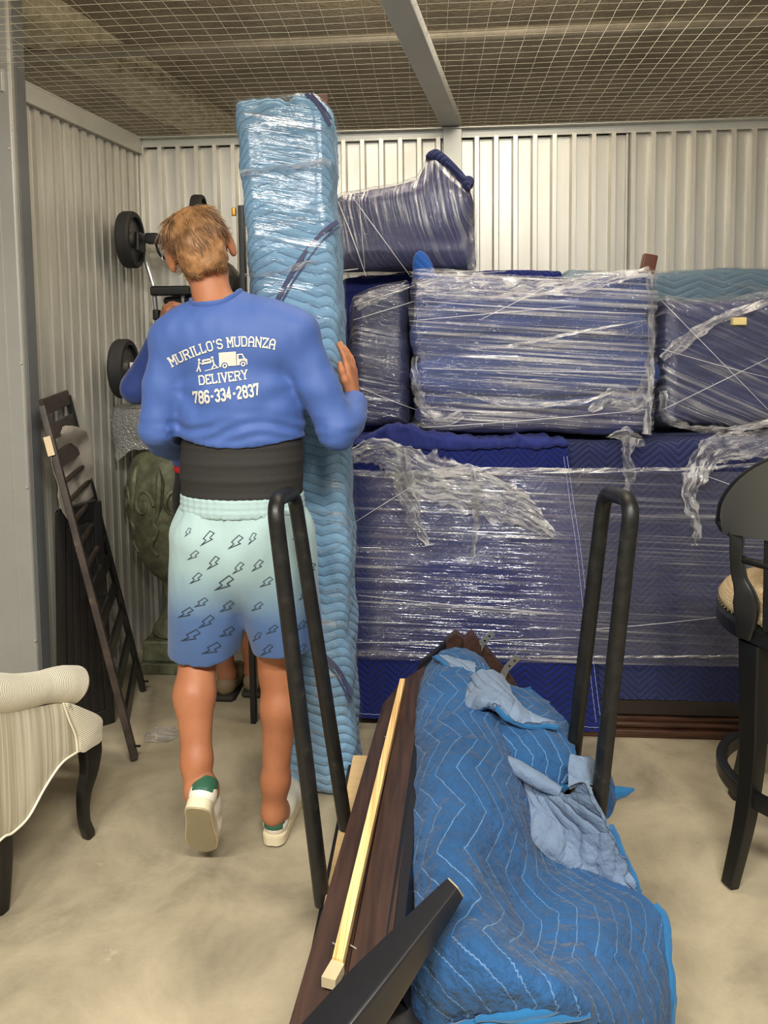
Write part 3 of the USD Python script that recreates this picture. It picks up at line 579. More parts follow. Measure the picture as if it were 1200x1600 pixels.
db = thing('draped_pad', 'loose royal blue pad slumped behind the tall light blue parcel, above its holder\'s hand', 'blanket', (*onY(560, 470, 2.86)[:2], 1.5))
o = outline([(530, 560), (526, 500), (524, 470), (532, 436), (580, 430), (660, 432), (662, 470), (640, 560)], 2.985)
S = slab(o, 2.985, 3.035, 0.02, 0.007, lump=0.012, ls=9); pad(db, 'royal_pad', S, soft_royal, 2.985, wr=0.016, ws=(9, 9, 16))
fd = thing('folded_pad', 'rumpled royal blue pad lying on the sideboard under the clear-wrapped armchair', 'blanket', (*onY(700, 690, 2.6)[:2], zd))
o = outline([(556, 700), (566, 684), (600, 668), (640, 664), (668, 676), (720, 684), (796, 684), (806, 674), (826, 684), (876, 686), (878, 700), (700, 704)], 2.56)
S = slab(o, 2.562, 2.66, 0.018, 0.005, lump=0.008, ls=18); pad(fd, 'cloth', S, soft_royal, 2.562, wr=0.018, ws=(30, 10, 9))

# --- clear-wrapped armchair on the sideboard
YA = 2.63
ac = thing('wrapped_armchair', 'armchair in blue pads under many layers of clear film, centre of the stack', 'wrapped furniture', (*onY(835, 685, YA)[:2], zd + 0.03))
o = outline([(662, 680), (655, 640), (649, 600), (652, 570), (646, 520), (648, 440), (662, 426), (760, 432), (860, 440), (960, 432), (1010, 422), (1022, 440), (1024, 520), (1022, 600), (1014, 660), (1004, 684), (900, 680), (760, 676)], YA, 4)
o[:, 1] = np.maximum(o[:, 1], zd + 0.055)
S = slab(o, YA, 2.965, 0.06, 0.008, lump=0.022, ls=6, seed=21); pad(ac, 'pad', S, soft_blue, YA, wr=0.018, ws=(4, 4, 13), label='blue pad showing through the film')
for px, mm, nm in (([(662, 500), (700, 470), (860, 466), (1000, 462), (1012, 500), (1010, 530), (850, 520), (670, 530)], soft_blue, 'seat_pad'), ([(662, 560), (850, 544), (1008, 552), (1012, 610), (850, 622), (665, 615)], soft_blue, 'seat_pad'), ([(668, 632), (850, 636), (1005, 628), (1000, 676), (850, 674), (672, 672)], soft_navy, 'seat_pad')):
    o2 = outline(px, YA); S2 = slab(o2, YA - 0.035, YA + 0.10, 0.045, 0.008, lump=0.012, ls=7, seed=22); pad(ac, nm, S2, mm, YA, wr=0.01, ws=(5, 5, 18))
part(ac, 'cream_edge', rbox(onY(776, 487, YA - 0.025), onY(866, 470, YA - 0.045) + [0, 0.02, 0], 0.004), plain('cream_cloth', lin(214, 200, 168), 0.8), label='cream upholstery edge showing')
o3 = outline([(648, 438), (644, 408), (650, 392), (660, 390), (672, 404), (680, 432), (664, 444)], YA); S3 = slab(o3, YA + 0.02, YA + 0.12, 0.03, 0.006, lump=0.004); pad(ac, 'pad_corner', S3, quilt('bright_blue_cloth', lin(34, 78, 150), 0.85, bump=0.002), YA, label='blue pad corner sticking up')
a_, b_ = onY(1008, 436, YA + 0.05), onY(1016, 398, YA + 0.05); part(ac, 'leg_tip', beam(a_, b_, 0.05, 0.035, (0, 1, 0), 0.005), plain('red_brown_wood', lin(92, 48, 32), 0.4), label='red-brown wooden leg tip poking through')
o4 = outline([(652, 684), (648, 640), (641, 605), (645, 570), (641, 520), (643, 445), (655, 420), (760, 426), (860, 432), (960, 424), (1016, 418), (1026, 440), (1026, 520), (1024, 600), (1018, 660), (1008, 690), (900, 686), (760, 682)], YA, 4)
o4[:, 1] = np.maximum(o4[:, 1], zd + 0.040)
S4 = slab(o4, YA - 0.05, 2.975, 0.05, 0.007, lump=0.008, ls=9, seed=23); v, f = S4.mesh(); N = vnormals((v, f))
v = v + N * ((fbm(v * np.array([2.5, 3, 26]), 1, 3, 3) - 0.5) * 0.022 + (fbm(v * np.array([12, 12, 12]), 1, 2, 8) - 0.5) * 0.008)[:, None]
film_thick = film('film_many_layers', 4, milk=0.60, gloss=0.2, lo=0.445, sy=80, bump=0.022, rough=0.10)
part(ac, 'stretch_film', (v, f), film_thick, smooth=True, uv=cloth_uv(v, YA))
yr = YA - 0.066
ribbon(ac, 'bunched_film', [(650, 450), (720, 446), (800, 452), (880, 448), (960, 436), (1016, 424)], yr, [0.05, 0.10, 0.075, 0.05, 0.04, 0.03], crumple=0.016, n=14, across=16, seed=12)
ribbon(ac, 'bunched_film', [(648, 560), (650, 600), (664, 640), (690, 656), (722, 648)], yr, [0.015, 0.03, 0.03, 0.05, 0.03], crumple=0.015, n=12, across=10, seed=13)
ribbon(ac, 'bunched_film', [(1014, 560), (1010, 610), (985, 630), (955, 620), (925, 640)], yr, [0.02, 0.06, 0.09, 0.06, 0.02], crumple=0.02, n=12, across=12, seed=14)
ribbon(ac, 'bunched_film', [(1015, 430), (1018, 520), (1016, 600), (1010, 680)], yr, [0.02, 0.025, 0.02, 0.03], crumple=0.01, n=12, across=8, seed=15)
ribbon(ac, 'bunched_film', [(720, 545), (800, 540), (900, 520), (1010, 500)], yr, [0.004, 0.012, 0.01, 0.004], crumple=0.004, n=12, across=5, seed=16)
ribbon(ac, 'bunched_film', [(700, 610), (800, 632), (900, 628), (960, 612)], yr, [0.004, 0.02, 0.016, 0.004], crumple=0.006, n=12, across=5, seed=17)
ribbon(ac, 'bunched_film', [(950, 684), (975, 680), (1000, 690), (1010, 700)], yr, [0.01, 0.05, 0.04, 0.01], crumple=0.02, n=12, across=8, seed=18)
strands(ac, [((654, 500), (900, 478), yr, 0), ((740, 500), (830, 446), yr, 0), ((750, 500), (850, 450), yr, 0), ((655, 520), (720, 452), yr, 0), ((660, 470), (1010, 490), yr, 0.006), ((655, 640), (1000, 560), yr, 0.004), ((660, 668), (1010, 640), yr, 0.004), ((655, 545), (1010, 500), yr, 0.002), ((660, 575), (1010, 580), yr, 0.006), ((652, 470), (700, 440), yr, 0)])

# --- second wrapped armchair at the right
YE = 2.66
a2 = thing('wrapped_armchair', 'navy-padded armchair under clear film at the right edge, beside the clear-wrapped one', 'wrapped furniture', (*onY(1150, 680, YE)[:2], zd + 0.02))
o = outline([(1040, 674), (1036, 640), (1037, 560), (1037, 480), (1046, 464), (1100, 474), (1160, 470), (1240, 460), (1330, 466), (1332, 690), (1200, 682), (1100, 680)], YE, 4)
o[:, 1] = np.maximum(o[:, 1], zd + 0.055)
S = slab(o, YE, 2.97, 0.06, 0.009, lump=0.02, ls=5, seed=31); pad(a2, 'pad', S, plain('navy_violet_cloth', lin(38, 47, 92), 0.85, bump=0.003, scale=30, var=0.18, vscale=5, sheen=0.05), YE, wr=0.014, ws=(4, 4, 10), label='navy pad showing through the film')
part(a2, 'cream_edge', rbox(onY(1146, 508, YE - 0.02), onY(1166, 496, YE - 0.012) + [0, 0.02, 0], 0.003), plain('cream_patch', lin(226, 206, 140), 0.8), label='small cream patch')
v, f = S.mesh(0.020); N = vnormals((v, f)); v = v + N * ((fbm(v * np.array([9, 3, 14]), 1, 3, 33) - 0.5) * 0.022)[:, None]
part(a2, 'stretch_film', (v, f), film('film_crossed', 24, milk=0.38, gloss=0.2, lo=0.45, bump=0.02), smooth=True, uv=cloth_uv(v, YE))
yr = YE - 0.04
ribbon(a2, 'bunched_film', [(1034, 560), (1060, 540), (1120, 500), (1200, 470)], yr, [0.02, 0.05, 0.03, 0.02], crumple=0.012, n=12, across=9, seed=41)
ribbon(a2, 'bunched_film', [(1036, 610), (1040, 650), (1080, 668), (1140, 672), (1200, 660)], yr, [0.03, 0.03, 0.02, 0.03, 0.03], crumple=0.014, n=12, across=8, seed=42)
strands(a2, [((1034, 470), (1200, 640), yr, 0), ((1034, 590), (1200, 480), yr, 0), ((1036, 640), (1200, 560), yr, 0), ((1040, 600), (1200, 665), yr, 0), ((1034, 545), (1200, 590), yr, 0.003), ((1060, 420), (1120, 470), yr, 0)])

# --- wrapped chair lying on top of the stack
YT = 2.80
tc = thing('wrapped_chair', 'dark navy film-wrapped chair with a pointed corner, on top of the stack', 'wrapped furniture', (*onY(640, 430, YT)[:2], onY(640, 432, YT)[2]))
o = outline([(522, 430), (520, 360), (524, 306), (560, 296), (610, 288), (650, 276), (664, 252), (674, 238), (686, 238), (700, 252), (722, 272), (736, 300), (742, 360), (746, 412), (730, 424), (680, 430), (600, 434)], YT, 4)
o[:, 1] = np.maximum(o[:, 1], onY(640, 418, YT)[2])
S = slab(o, YT, 3.02, 0.07, 0.008, lump=0.016, ls=6, seed=51); pad(tc, 'pad', S, plain('dark_navy_cloth', lin(42, 46, 92), 0.85, bump=0.003, scale=30, var=0.15, vscale=5, sheen=0.05), YT, wr=0.008, label='dark navy pad')
v, f = S.mesh(0.012); N = vnormals((v, f)); v = v + N * ((fbm(v * np.array([22, 6, 6]), 1, 3, 53) - 0.5) * 0.010)[:, None]
part(tc, 'stretch_film', (v, f), film_fine, smooth=True, uv=cloth_uv(v, YT))
c_ = onY(731, 286, YT + 0.05); part(tc, 'foot', moved(lathe([(0.001, -0.03), (0.018, -0.03), (0.024, -0.02), (0.024, 0.025), (0.018, 0.03), (0.001, 0.03)], 16), [[1, 0, 0, c_[0]], [0, 0, 1, c_[1]], [0, 1, 0, c_[2]], [0, 0, 0, 1]]), plain('navy_cap', lin(34, 38, 84), 0.7), label='round navy padded foot')
o = outline([(664, 246), (674, 234), (690, 236), (724, 270), (736, 292), (728, 300), (706, 272), (684, 258)], YT + 0.02); S = slab(o, YT - 0.01, YT + 0.10, 0.025, 0.006, lump=0.004); pad(tc, 'rolled_edge', S, navy, YT)
strands(tc, [((526, 310), (572, 432), YT - 0.015, -0.01), ((528, 424), (560, 420), YT - 0.015, 0)], r=0.0016)
strands(tc, [((545, 300), (640, 430), YT - 0.015, 0), ((640, 432), (790, 424), YT - 0.03, 0), ((560, 300), (570, 420), YT - 0.015, 0)], r=0.0008)
ribbon(tc, 'bunched_film', [(724, 300), (732, 350), (738, 400), (736, 424)], YT + 0.02, [0.01, 0.03, 0.04, 0.03], crumple=0.012, n=12, across=8, seed=55)
# ------------------------------------------------------------------ tall light blue parcel that the mover steadies
YP = 2.165
tp = thing('tall_parcel', 'tall narrow parcel in a light blue quilted pad, standing upright in front of the mover', 'parcel', (*onY(484, 1250, YP + 0.1)[:2], 0))
o = outline([(416, 1256), (414, 1200), (408, 1000), (398, 800), (390, 600), (384, 470), (378, 380), (374, 300), (368, 230), (361, 195), (361, 156), (372, 148), (420, 146), (478, 143), (496, 152), (514, 182), (517, 300), (523, 340), (525, 420), (530, 540), (535, 640), (540, 760), (545, 900), (548, 1050), (551, 1180), (553, 1254), (480, 1258)], YP, 3)
o[:, 1] = np.maximum(o[:, 1], 0.006)
S = slab(o, YP, YP + 0.24, 0.045, 0.0075, lump=0.010, ls=5, seed=61); v, f = S.mesh()
N = vnormals((v, f)); uvp = cloth_uv(v, YP)
ctr = onY(448, 400, YP)[0]
uvq = np.stack([uvp[:, 0] - ctr + 0.15 + 0.03 * fbm(v, 3, 2, 4), uvp[:, 1] + 0.03 * (fbm(v, 4, 2, 5) - 0.5)], 1)
v = v + N * (0.0022 * (chev(uvq[:, 0], uvq[:, 1], 0.031, 0.022, 0.26) - 1) + 0.030 * (fbm(v * [8, 6, 5], 1.5, 3, 8) - 0.5) - 0.016 * np.exp(-((v[:, 0] - ctr - 0.02 * np.sin(v[:, 2] * 7)) / 0.016) ** 2) * (fbm(v * [1, 1, 4], 1, 2, 3) > 0.47))[:, None]
pp = part(tp, 'quilted_pad', (v, f), sky, smooth=True, uv=uvq)
v2, f2 = S.mesh(0.009); v2 = v2 + vnormals((v2, f2)) * ((fbm(v2 * [5, 5, 12], 1.5, 3, 9) - 0.5) * 0.010)[:, None]
part(tp, 'stretch_film', (v2, f2), film('film_parcel', 10, milk=0.22, gloss=0.08, sx=1.6, sy=26, patch=4.5, lo=0.52, bump=0.005), smooth=True, uv=cloth_uv(v2, YP))
strap_m = plain('dark_webbing', lin(62, 66, 100), 0.7)
def edge(px, w, name='binding', lab='dark edge binding of the pad'):
    e_ = part(tp, name, sweep(spline(np.array([onY(u, v_, YP - 0.006) for u, v_ in px]), 8), rrect(w, 0.004, 0.0015), up=(0, 1, 0)), strap_m, label=lab)
edge([(528, 346), (506, 362), (478, 394), (452, 434), (424, 486)], 0.014); edge([(530, 354), (510, 370), (484, 402), (458, 440), (431, 488)], 0.006, 'binding', None)
edge([(478, 146), (497, 164), (516, 196)], 0.012); edge([(486, 146), (506, 168), (517, 186)], 0.006, 'binding', None)
edge([(504, 1022), (528, 1046), (550, 1086)], 0.014); edge([(506, 1032), (526, 1056), (548, 1098)], 0.006, 'binding', None)
part(tp, 'wood_corner', rbox(onY(488, 176, YP + 0.10), onY(511, 146, YP + 0.10) + [0, 0.03, 0], 0.003), plain('red_brown_corner', lin(104, 66, 52), 0.5), label='red-brown wooden corner showing behind the pad')
yr = YP - 0.012
for k, (px, w) in enumerate([([(376, 272), (430, 262), (480, 258), (517, 254)], [0.02, 0.012, 0.02, 0.03]), ([(382, 430), (430, 428), (470, 414), (500, 408)], [0.01, 0.016, 0.018, 0.004]), ([(422, 352), (450, 345), (480, 338)], [0.004, 0.006, 0.004]),
                             ([(478, 328), (500, 324), (518, 318)], [0.003, 0.004, 0.003]), ([(484, 512), (500, 502), (512, 498)], [0.003, 0.004, 0.003]), ([(490, 866), (520, 856), (545, 842)], [0.006, 0.008, 0.004]), ([(486, 1142), (510, 1146), (532, 1140)], [0.004, 0.006, 0.004])]):
    ribbon(tp, 'film_band', px, yr, w, crumple=0.004, n=10, across=6, seed=70 + k)
# dark upright thing beside it: gap strip seen at its left, with a brass corner
a = onY(371, 345, 2.62); b = onY(388, 480, 2.62)
# ------------------------------------------------------------------ people
skin = mat('tanned_skin', {'p': ('principled_bsdf', {'roughness': 0.5, 'subsurface_weight': 0.12, 'subsurface_scale': 0.01, 'specular_ior_level': 0.4}), 'g': ('texture_coordinate', {}), 'n': ('noise_texture', {'scale': 9.0, 'detail': 4.0}),
    'r': ('rgb_ramp', {'ramp': [(0.3, lin(158, 100, 68)), (0.7, lin(180, 120, 85))]})}, [('g.object', 'n.vector'), ('n.fac', 'r.fac'), ('r.color', 'p.base_color')])
skin2 = plain('brown_skin', lin(150, 98, 70), 0.5, var=0.06)
shirt_m = plain('royal_jersey', lin(62, 92, 158), 0.62, bump=0.0006, scale=420, var=0.04, vscale=3, sheen=0.1)
shirt2_m = plain('royal_jersey_worn', lin(40, 66, 140), 0.62, bump=0.0006, scale=420, sheen=0.25)
black_cloth = plain('black_cloth', lin(24, 24, 26), 0.8, bump=0.0006, scale=300, sheen=0.1)
elastic_m = plain('black_elastic', lin(38, 36, 34), 0.75, bump=0.0008, scale=90, stretch=(1, 1, 30))
shorts_m = mat('dip_dyed_cotton', {'p': ('principled_bsdf', {'roughness': 0.8, 'sheen_weight': 0.15}), 'g': ('geometry', {}), 's': ('separate_xyz', {}), 'n': ('noise_texture', {'scale': 5.0, 'detail': 4.0}), 'k': ('math', {'math_type': 'multiply_add', 'value2': 0.10, 'value3': -0.05}), 'a': ('math', {'math_type': 'add'}),
    'mr': ('map_range', {'from_min': 0.55, 'from_max': 0.95, 'clamp': True}), 'r': ('rgb_ramp', {'ramp': [(0.0, lin(62, 90, 138)), (0.34, lin(72, 102, 148)), (0.52, lin(116, 144, 162)), (0.74, lin(150, 176, 178)), (1.0, lin(162, 188, 187))]})},
    [('g.position', 's.vector'), ('g.position', 'n.vector'), ('n.fac', 'k.value1'), ('s.z', 'a.value1'), ('k.value', 'a.value2'), ('a.value', 'mr.value'), ('mr.result', 'r.fac'), ('r.color', 'p.base_color')])
print_m = plain('white_print', lin(206, 202, 192), 0.6)
ink_m = plain('dark_print', lin(40, 52, 66), 0.8)
shoe_white = plain('white_leather', lin(228, 222, 206), 0.5, bump=0.0003, scale=200)
sole_m = plain('cream_rubber', lin(216, 204, 172), 0.6)
tread_m = plain('worn_tread', lin(168, 156, 126), 0.7, var=0.1)
green_m = plain('green_leather', lin(44, 92, 70), 0.5)

def J(u, v, y, r): return (*onY(u, v, y), r)
def hand(S, wrist, fwd, pn, side, curl=(0.5, 0.6, 0.4), L=0.185, spread=0.06, thumb=0.5):
    """palm and five fingers: fwd = towards the fingertips, pn = out of the palm, side = towards the thumb"""
    w = np.asarray(wrist, float); fwd = np.asarray(fwd, float) / np.linalg.norm(fwd); pn = np.asarray(pn, float); pn -= fwd * (pn @ fwd); pn /= np.linalg.norm(pn)
    sd = np.cross(fwd, pn); sd = sd * np.sign(sd @ np.asarray(side, float)); k = L / 0.185
    palm = [w + fwd * 0.095 * k + sd * o * k for o in (0.030, 0.010, -0.011, -0.030)]
    for o, p in zip((0.018, 0.006, -0.006, -0.018), palm): S.cone(w + fwd * 0.012 + sd * o * k, p, 0.0155 * k, 0.0120 * k, 0.012)
    for i, (p, ln) in enumerate(zip(palm, (0.072, 0.082, 0.076, 0.060))):
        a = 0.0; q = p; d0 = fwd + sd * spread * (1.5 - i) ; d0 /= np.linalg.norm(d0)
        for j, (fr, c) in enumerate(zip((0.44, 0.32, 0.26), curl)):
            a += c; d = d0 * math.cos(a) + pn * math.sin(a); n = q + d * ln * fr * k
            S.cone(q, n, (0.0098 - 0.0009 * j) * k, (0.0090 - 0.0009 * j) * k, 0.004); q = n
    b = w + fwd * 0.022 * k + sd * 0.024 * k; m = b + (fwd * 0.75 + sd * 0.65 + pn * thumb * 0.5) * 0.040 * k; e = m + (fwd * 0.9 + sd * 0.25 + pn * thumb) * 0.030 * k; g = e + (fwd * 0.95 + pn * thumb * 0.8) * 0.024 * k
    S.chain([(*b, 0.0155 * k), (*m, 0.0120 * k), (*e, 0.0105 * k), (*g, 0.0085 * k)], 0.008)
def clip_field(S, fn): S.d = np.maximum(S.d, fn(*np.meshgrid(*S.axes(), indexing='ij', sparse=True)).astype(np.float32))
def fold(m, amp, s, seed, w=None):
    v, f = mesh_vf(m); d = (fbm(v * np.array(s), 1, 3, seed) - 0.5) * 2 * amp
    if w is not None: d = d * w(v)
    return v + vnormals((v, f)) * d[:, None], f
def sneaker(person, heel, toe, up, label=None, scale=1.0):
    """parts of a low white sneaker standing with its heel at 'heel', pointing to 'toe'"""
    heel, toe = np.asarray(heel, float), np.asarray(toe, float); x = toe - heel; x /= np.linalg.norm(x); z = np.asarray(up, float); z -= x * (z @ x); z /= np.linalg.norm(z); y = np.cross(z, x)
    M = np.eye(4); M[:3, 0], M[:3, 1], M[:3, 2], M[:3, 3] = x * scale, y * scale, z * scale, heel
    S = Soft([-0.03, -0.08, -0.02], [0.32, 0.08, 0.16], 0.0045)
    S.chain([(0.040, 0, 0.055, 0.036), (0.11, 0, 0.058, 0.040), (0.19, 0, 0.043, 0.043), (0.245, 0.004, 0.036, 0.035)], 0.03)
    S.chain([(0.038, 0, 0.055, 0.034), (0.044, 0, 0.085, 0.033)], 0.02); S.cone((0.10, 0, 0.07), (0.14, 0, 0.06), 0.03, 0.035, 0.02)
    def cuts(S):
        clip_field(S, lambda X, Y, Z: 0.020 - Z + X * 0 + Y * 0); clip_field(S, lambda X, Y, Z: Z - (0.093 - 0.028 * np.exp(-((X - 0.055) / 0.022) ** 2) + 0.02 * np.exp(-((X - 0.12) / 0.03) ** 2)) + Y * 0)
    import copy
    T = copy.deepcopy(S); cuts(S)
    sh = part(person, 'sneaker', moved(relax(S.mesh(), 4), M), shoe_white, label=label, smooth=True)
    out = [(-0.002, -0.020), (-0.004, 0), (-0.002, 0.020), (0.02, 0.036), (0.08, 0.038), (0.15, 0.045), (0.21, 0.050), (0.255, 0.042), (0.285, 0.012), (0.284, -0.014), (0.255, -0.040), (0.20, -0.046), (0.14, -0.041), (0.08, -0.038), (0.02, -0.036)]
    P = Polygon(spline(np.array([(a, b, 0) for a, b in out]), 5, True)[:, :2])
    def lay(p, z0, z1): m = trimesh.creation.extrude_polygon(p, z1 - z0); return m.vertices + [0, 0, z0], m.faces
    part(sh, 'sole', moved(join(lay(P, 0.003, 0.028), lay(P.buffer(-0.002), 0.0285, 0.031)), M), sole_m)
    part(sh, 'tread', moved(lay(P.buffer(-0.004), 0.0, 0.004), M), tread_m)
    clip_field(T, lambda X, Y, Z: np.maximum(X - (0.012 + 0.03 * np.clip((Z - 0.062) / 0.012, 0, 1)), np.maximum(0.052 - Z, Z - 0.096)) + Y * 0)
    part(sh, 'heel_tab', moved(relax(T.mesh(0.0022), 3), M), green_m)
    return sh

# ---- the mover in front
YM0 = 1.94
mv = thing('person', 'mover seen from behind in a printed blue long-sleeved shirt, black back brace and dip-dyed shorts', 'person', (*onZ(380, 1310, 0)[:2], 0))
hc, nb = onY(313, 392, 1.97), onY(342, 486, 1.93)
tilt = trimesh.transformations.rotation_matrix(math.radians(-17), [0, 1, 0])[:3, :3] @ trimesh.transformations.rotation_matrix(math.radians(18), [0, 0, 1])[:3, :3]
Lsh, Rsh = J(276, 534, 1.92, 0.062), J(460, 527, 1.92, 0.062)
Lel, Rel = J(247, 668, 1.90, 0.048), J(528, 670, 1.92, 0.047)
Lwr, Rwr = J(276, 700, 2.14, 0.030), J(552, 630, 2.04, 0.029)
hipL, hipR = J(338, 850, 1.96, 0.105), J(420, 850, 1.96, 0.105)
knL, knR = J(311, 1010, 1.98, 0.054), J(436, 1050, 1.99, 0.053)
anL, anR = J(309, 1236, 1.80, 0.033), J(428, 1268, 1.965, 0.034)
cfL, cfR = J(304, 1085, 1.90, 0.054), J(437, 1105, 1.965, 0.051)
def torso(S, g=0.0, k=0.05, low=True):
    S.cone(onY(364, 556, 1.945), onY(374, 640, 1.945), 0.174 + g, 0.162 + g, k, (1, 1.75, 1)); S.cone(onY(374, 640, 1.945), onY(378, 730, 1.95), 0.162 + g, 0.150 + g, k, (1, 1.6, 1))
    if low: S.cone(onY(378, 730, 1.95), onY(379, 845, 1.955), 0.150 + g, 0.168 + g, k, (1, 1.5, 1))
    S.cone(Lsh[:3], Rsh[:3], 0.062 + g, 0.062 + g, k); S.cone(nb - [0, 0, 0.058], onY(300, 520, 1.93), 0.062 + g, 0.058 + g, 0.04); S.cone(nb - [0, 0, 0.058], onY(425, 514, 1.93), 0.062 + g, 0.060 + g, 0.04)
lo = np.array([onY(215, 800, 1.9)[0], 1.68, -0.02]); hi = np.array([onY(590, 800, 2.1)[0], 2.34, 1.95])
B_ = Soft(lo, hi, 0.0048)
torso(B_, -0.012)
B_.cone(nb - [0, 0, 0.05], hc + tilt @ np.array([0.0, -0.005, -0.06]), 0.058, 0.052, 0.03)
B_.ell(hc + tilt @ np.array([0, 0.0, 0.025]), (0.076, 0.095, 0.092), 0.02, tilt); B_.ell(hc + tilt @ np.array([0, 0.035, -0.045]), (0.058, 0.068, 0.075), 0.03, tilt)
def face(S, c, R):
    S.cone(c + R @ np.array([0, 0.092, 0.012]), c + R @ np.array([0, 0.116, -0.030]), 0.008, 0.014, 0.012)               # nose
    for sx in (-1, 1):
        S.ell(c + R @ np.array([sx * 0.030, 0.082, 0.008]), (0.013, 0.010, 0.010), 0.006, R); S.cone(c + R @ np.array([sx * 0.014, 0.092, 0.026]), c + R @ np.array([sx * 0.046, 0.078, 0.024]), 0.008, 0.007, 0.01)
        e = c + R @ np.array([sx * 0.080, -0.004, -0.006]); out = R @ np.array([sx * 0.55, -0.62, 0.1])
        S.ell(e + out * 0.010, (0.009, 0.019, 0.033), 0.008, R @ trimesh.transformations.rotation_matrix(math.radians(-sx * 32), [0, 0, 1])[:3, :3]); S.ell(e + out * 0.008 + R @ np.array([0, 0.002, -0.024]), (0.008, 0.010, 0.012), 0.008, R)
    for dz in (-0.056, -0.066): S.cone(c + R @ np.array([-0.020, 0.096, dz]), c + R @ np.array([0.020, 0.096, dz]), 0.006, 0.006, 0.005)
    S.ell(c + R @ np.array([0, 0.080, -0.092]), (0.026, 0.022, 0.020), 0.02, R)
face(B_, hc, tilt)
for a, b, c in ((Lsh, Lel, Lwr), (Rsh, Rel, Rwr)):
    a_ = (*a[:3], 0.052); m_ = (*(np.array(b[:3]) * 0.65 + np.array(c[:3]) * 0.35), 0.042); B_.chain([a_, (*b[:3], 0.042), m_, c], 0.02)
for h, kn, cf, an in ((hipL, knL, cfL, anL), (hipR, knR, cfR, anR)): B_.chain([h, kn, cf, (*(np.array(cf[:3]) * 0.3 + np.array(an[:3]) * 0.7), 0.038), an], 0.03)
heelR, toeR = onZ(426, 1322, 0.004), onZ(452, 1255, 0.004); toeR = heelR + (toeR - heelR) / np.linalg.norm(toeR - heelR) * 0.262
toeL = onY(318, 1330, 1.85); heelL = onY(308, 1268, 1.72); dL = heelL - toeL; heelL = toeL + dL / np.linalg.norm(dL) * 0.26
xR, xL = (toeR - heelR) / 0.262, (toeL - heelL) / 0.26; upL = np.cross(xL, [1, 0, 0]); upL = upL * np.sign(upL[1] * -1 if abs(upL[1]) > abs(upL[2]) else upL[2])
upL = np.array([0, -1.0, 0.6]) if False else np.array([0.0, 0.9, 0.5])
upL = upL - xL * (upL @ xL); upL /= np.linalg.norm(upL)
for an, he, x, up in ((anR, heelR, xR, np.array([0, 0, 1.0])), (anL, heelL, xL, upL)):
    B_.chain([an, (*(he + x * 0.05 + up * 0.07), 0.033), (*(he + x * 0.12 + up * 0.055), 0.032), (*(he + x * 0.22 + up * 0.035), 0.026)], 0.02)
    B_.cone(he + x * 0.045 + up * 0.05, he + x * 0.05 + up * 0.06, 0.028, 0.028, 0.02)
# right hand flat against the parcel's side, fingers up
hand(B_, np.array(Rwr[:3]) + [-0.002, 0.012, 0.010], (-0.10, 0.22, 0.95), (-1, 0.25, 0), (0, -1, 0.0), curl=(0.10, 0.18, 0.15), L=0.18, spread=0.10, thumb=0.15)
hand(B_, Lwr[:3], (0.25, 0.9, -0.1), (0.6, 0.3, 0.6), (0, 0.3, 1), curl=(0.5, 0.6, 0.4))
body = part(mv, 'body', relax(B_.mesh(), 5), skin, smooth=True)
# shirt
S = Soft(lo, hi, 0.0055); torso(S, 0.012, 0.05, low=False)
for a, b, c in ((Lsh, Lel, Lwr), (Rsh, Rel, Rwr)):
    m_ = (*(np.array(b[:3]) * 0.65 + np.array(c[:3]) * 0.35), 0.050); S.chain([(*a[:3], 0.066), (*(np.array(a[:3]) * 0.45 + np.array(b[:3]) * 0.55), 0.057), (*b[:3], 0.052), m_, (*(np.array(c[:3]) - (np.array(c[:3]) - np.array(b[:3])) * 0.02), 0.040)], 0.018)
S.cone(onY(378, 690, 1.945), onY(378, 735, 1.945), 0.164, 0.158, 0.03, (1, 1.5, 1))
zh = onY(380, 694, 1.85)[2]
clip_field(S, lambda X, Y, Z: np.where((X > onY(280, 700, 1.95)[0]) & (X < onY(478, 700, 1.95)[0]) & (Y < 2.075), zh - Z + 0.012 * np.sin((X + 0.4) * 14), -1) + Y * 0)
nn = nb + np.array([-0.006, 0, 0.0]); nd = np.array([-0.10, 0.25, 1.0]); nd /= np.linalg.norm(nd)
clip_field(S, lambda X, Y, Z: np.where((X - nn[0]) ** 2 + (Y - nn[1]) ** 2 < 0.0043, (X - nn[0]) * nd[0] + (Y - nn[1]) * nd[1] + (Z - nn[2] - 0.002) * nd[2], -1))
wrd = np.array(Rwr[:3]) - np.array(Rel[:3]); wrd /= np.linalg.norm(wrd)
v, f = relax(S.mesh(), 8)
v = v + vnormals((v, f)) * ((fbm(v * [10, 5, 4.5] + [0, 0, 0], 1, 3, 91) - 0.5) * 0.026 + (fbm(np.column_stack([v[:, 0] * 6 + v[:, 2] * 9, v[:, 1] * 5, v[:, 2] * 5 - v[:, 0] * 4]), 1, 2, 92) - 0.5) * 0.026 * np.clip((np.abs(v[:, 0] - nb[0]) - 0.05) / 0.12, 0, 1) + (fbm(v * [5, 5, 34], 1, 2, 93) - 0.5) * 0.012 * np.clip((zh + 0.13 - v[:, 2]) / 0.10, 0, 1))[:, None]
for (u_, v_), sg in (((468, 602), 1), ((262, 606), -1)):
    p0 = onY(u_, v_, 1.86); dx, dz = v[:, 0] - p0[0], v[:, 2] - p0[2]; rr_ = np.hypot(dx, dz); th_ = np.arctan2(dz, -sg * dx)
    v = v + vnormals((v, f)) * (0.0026 * np.sin(th_ * 6.5 + 0.6 + rr_ * 14) * np.clip(np.cos(th_ + 0.5) + 0.2, 0, 1) * np.exp(-((rr_ - 0.085) / 0.05) ** 2) * (v[:, 1] < 1.95))[:, None]
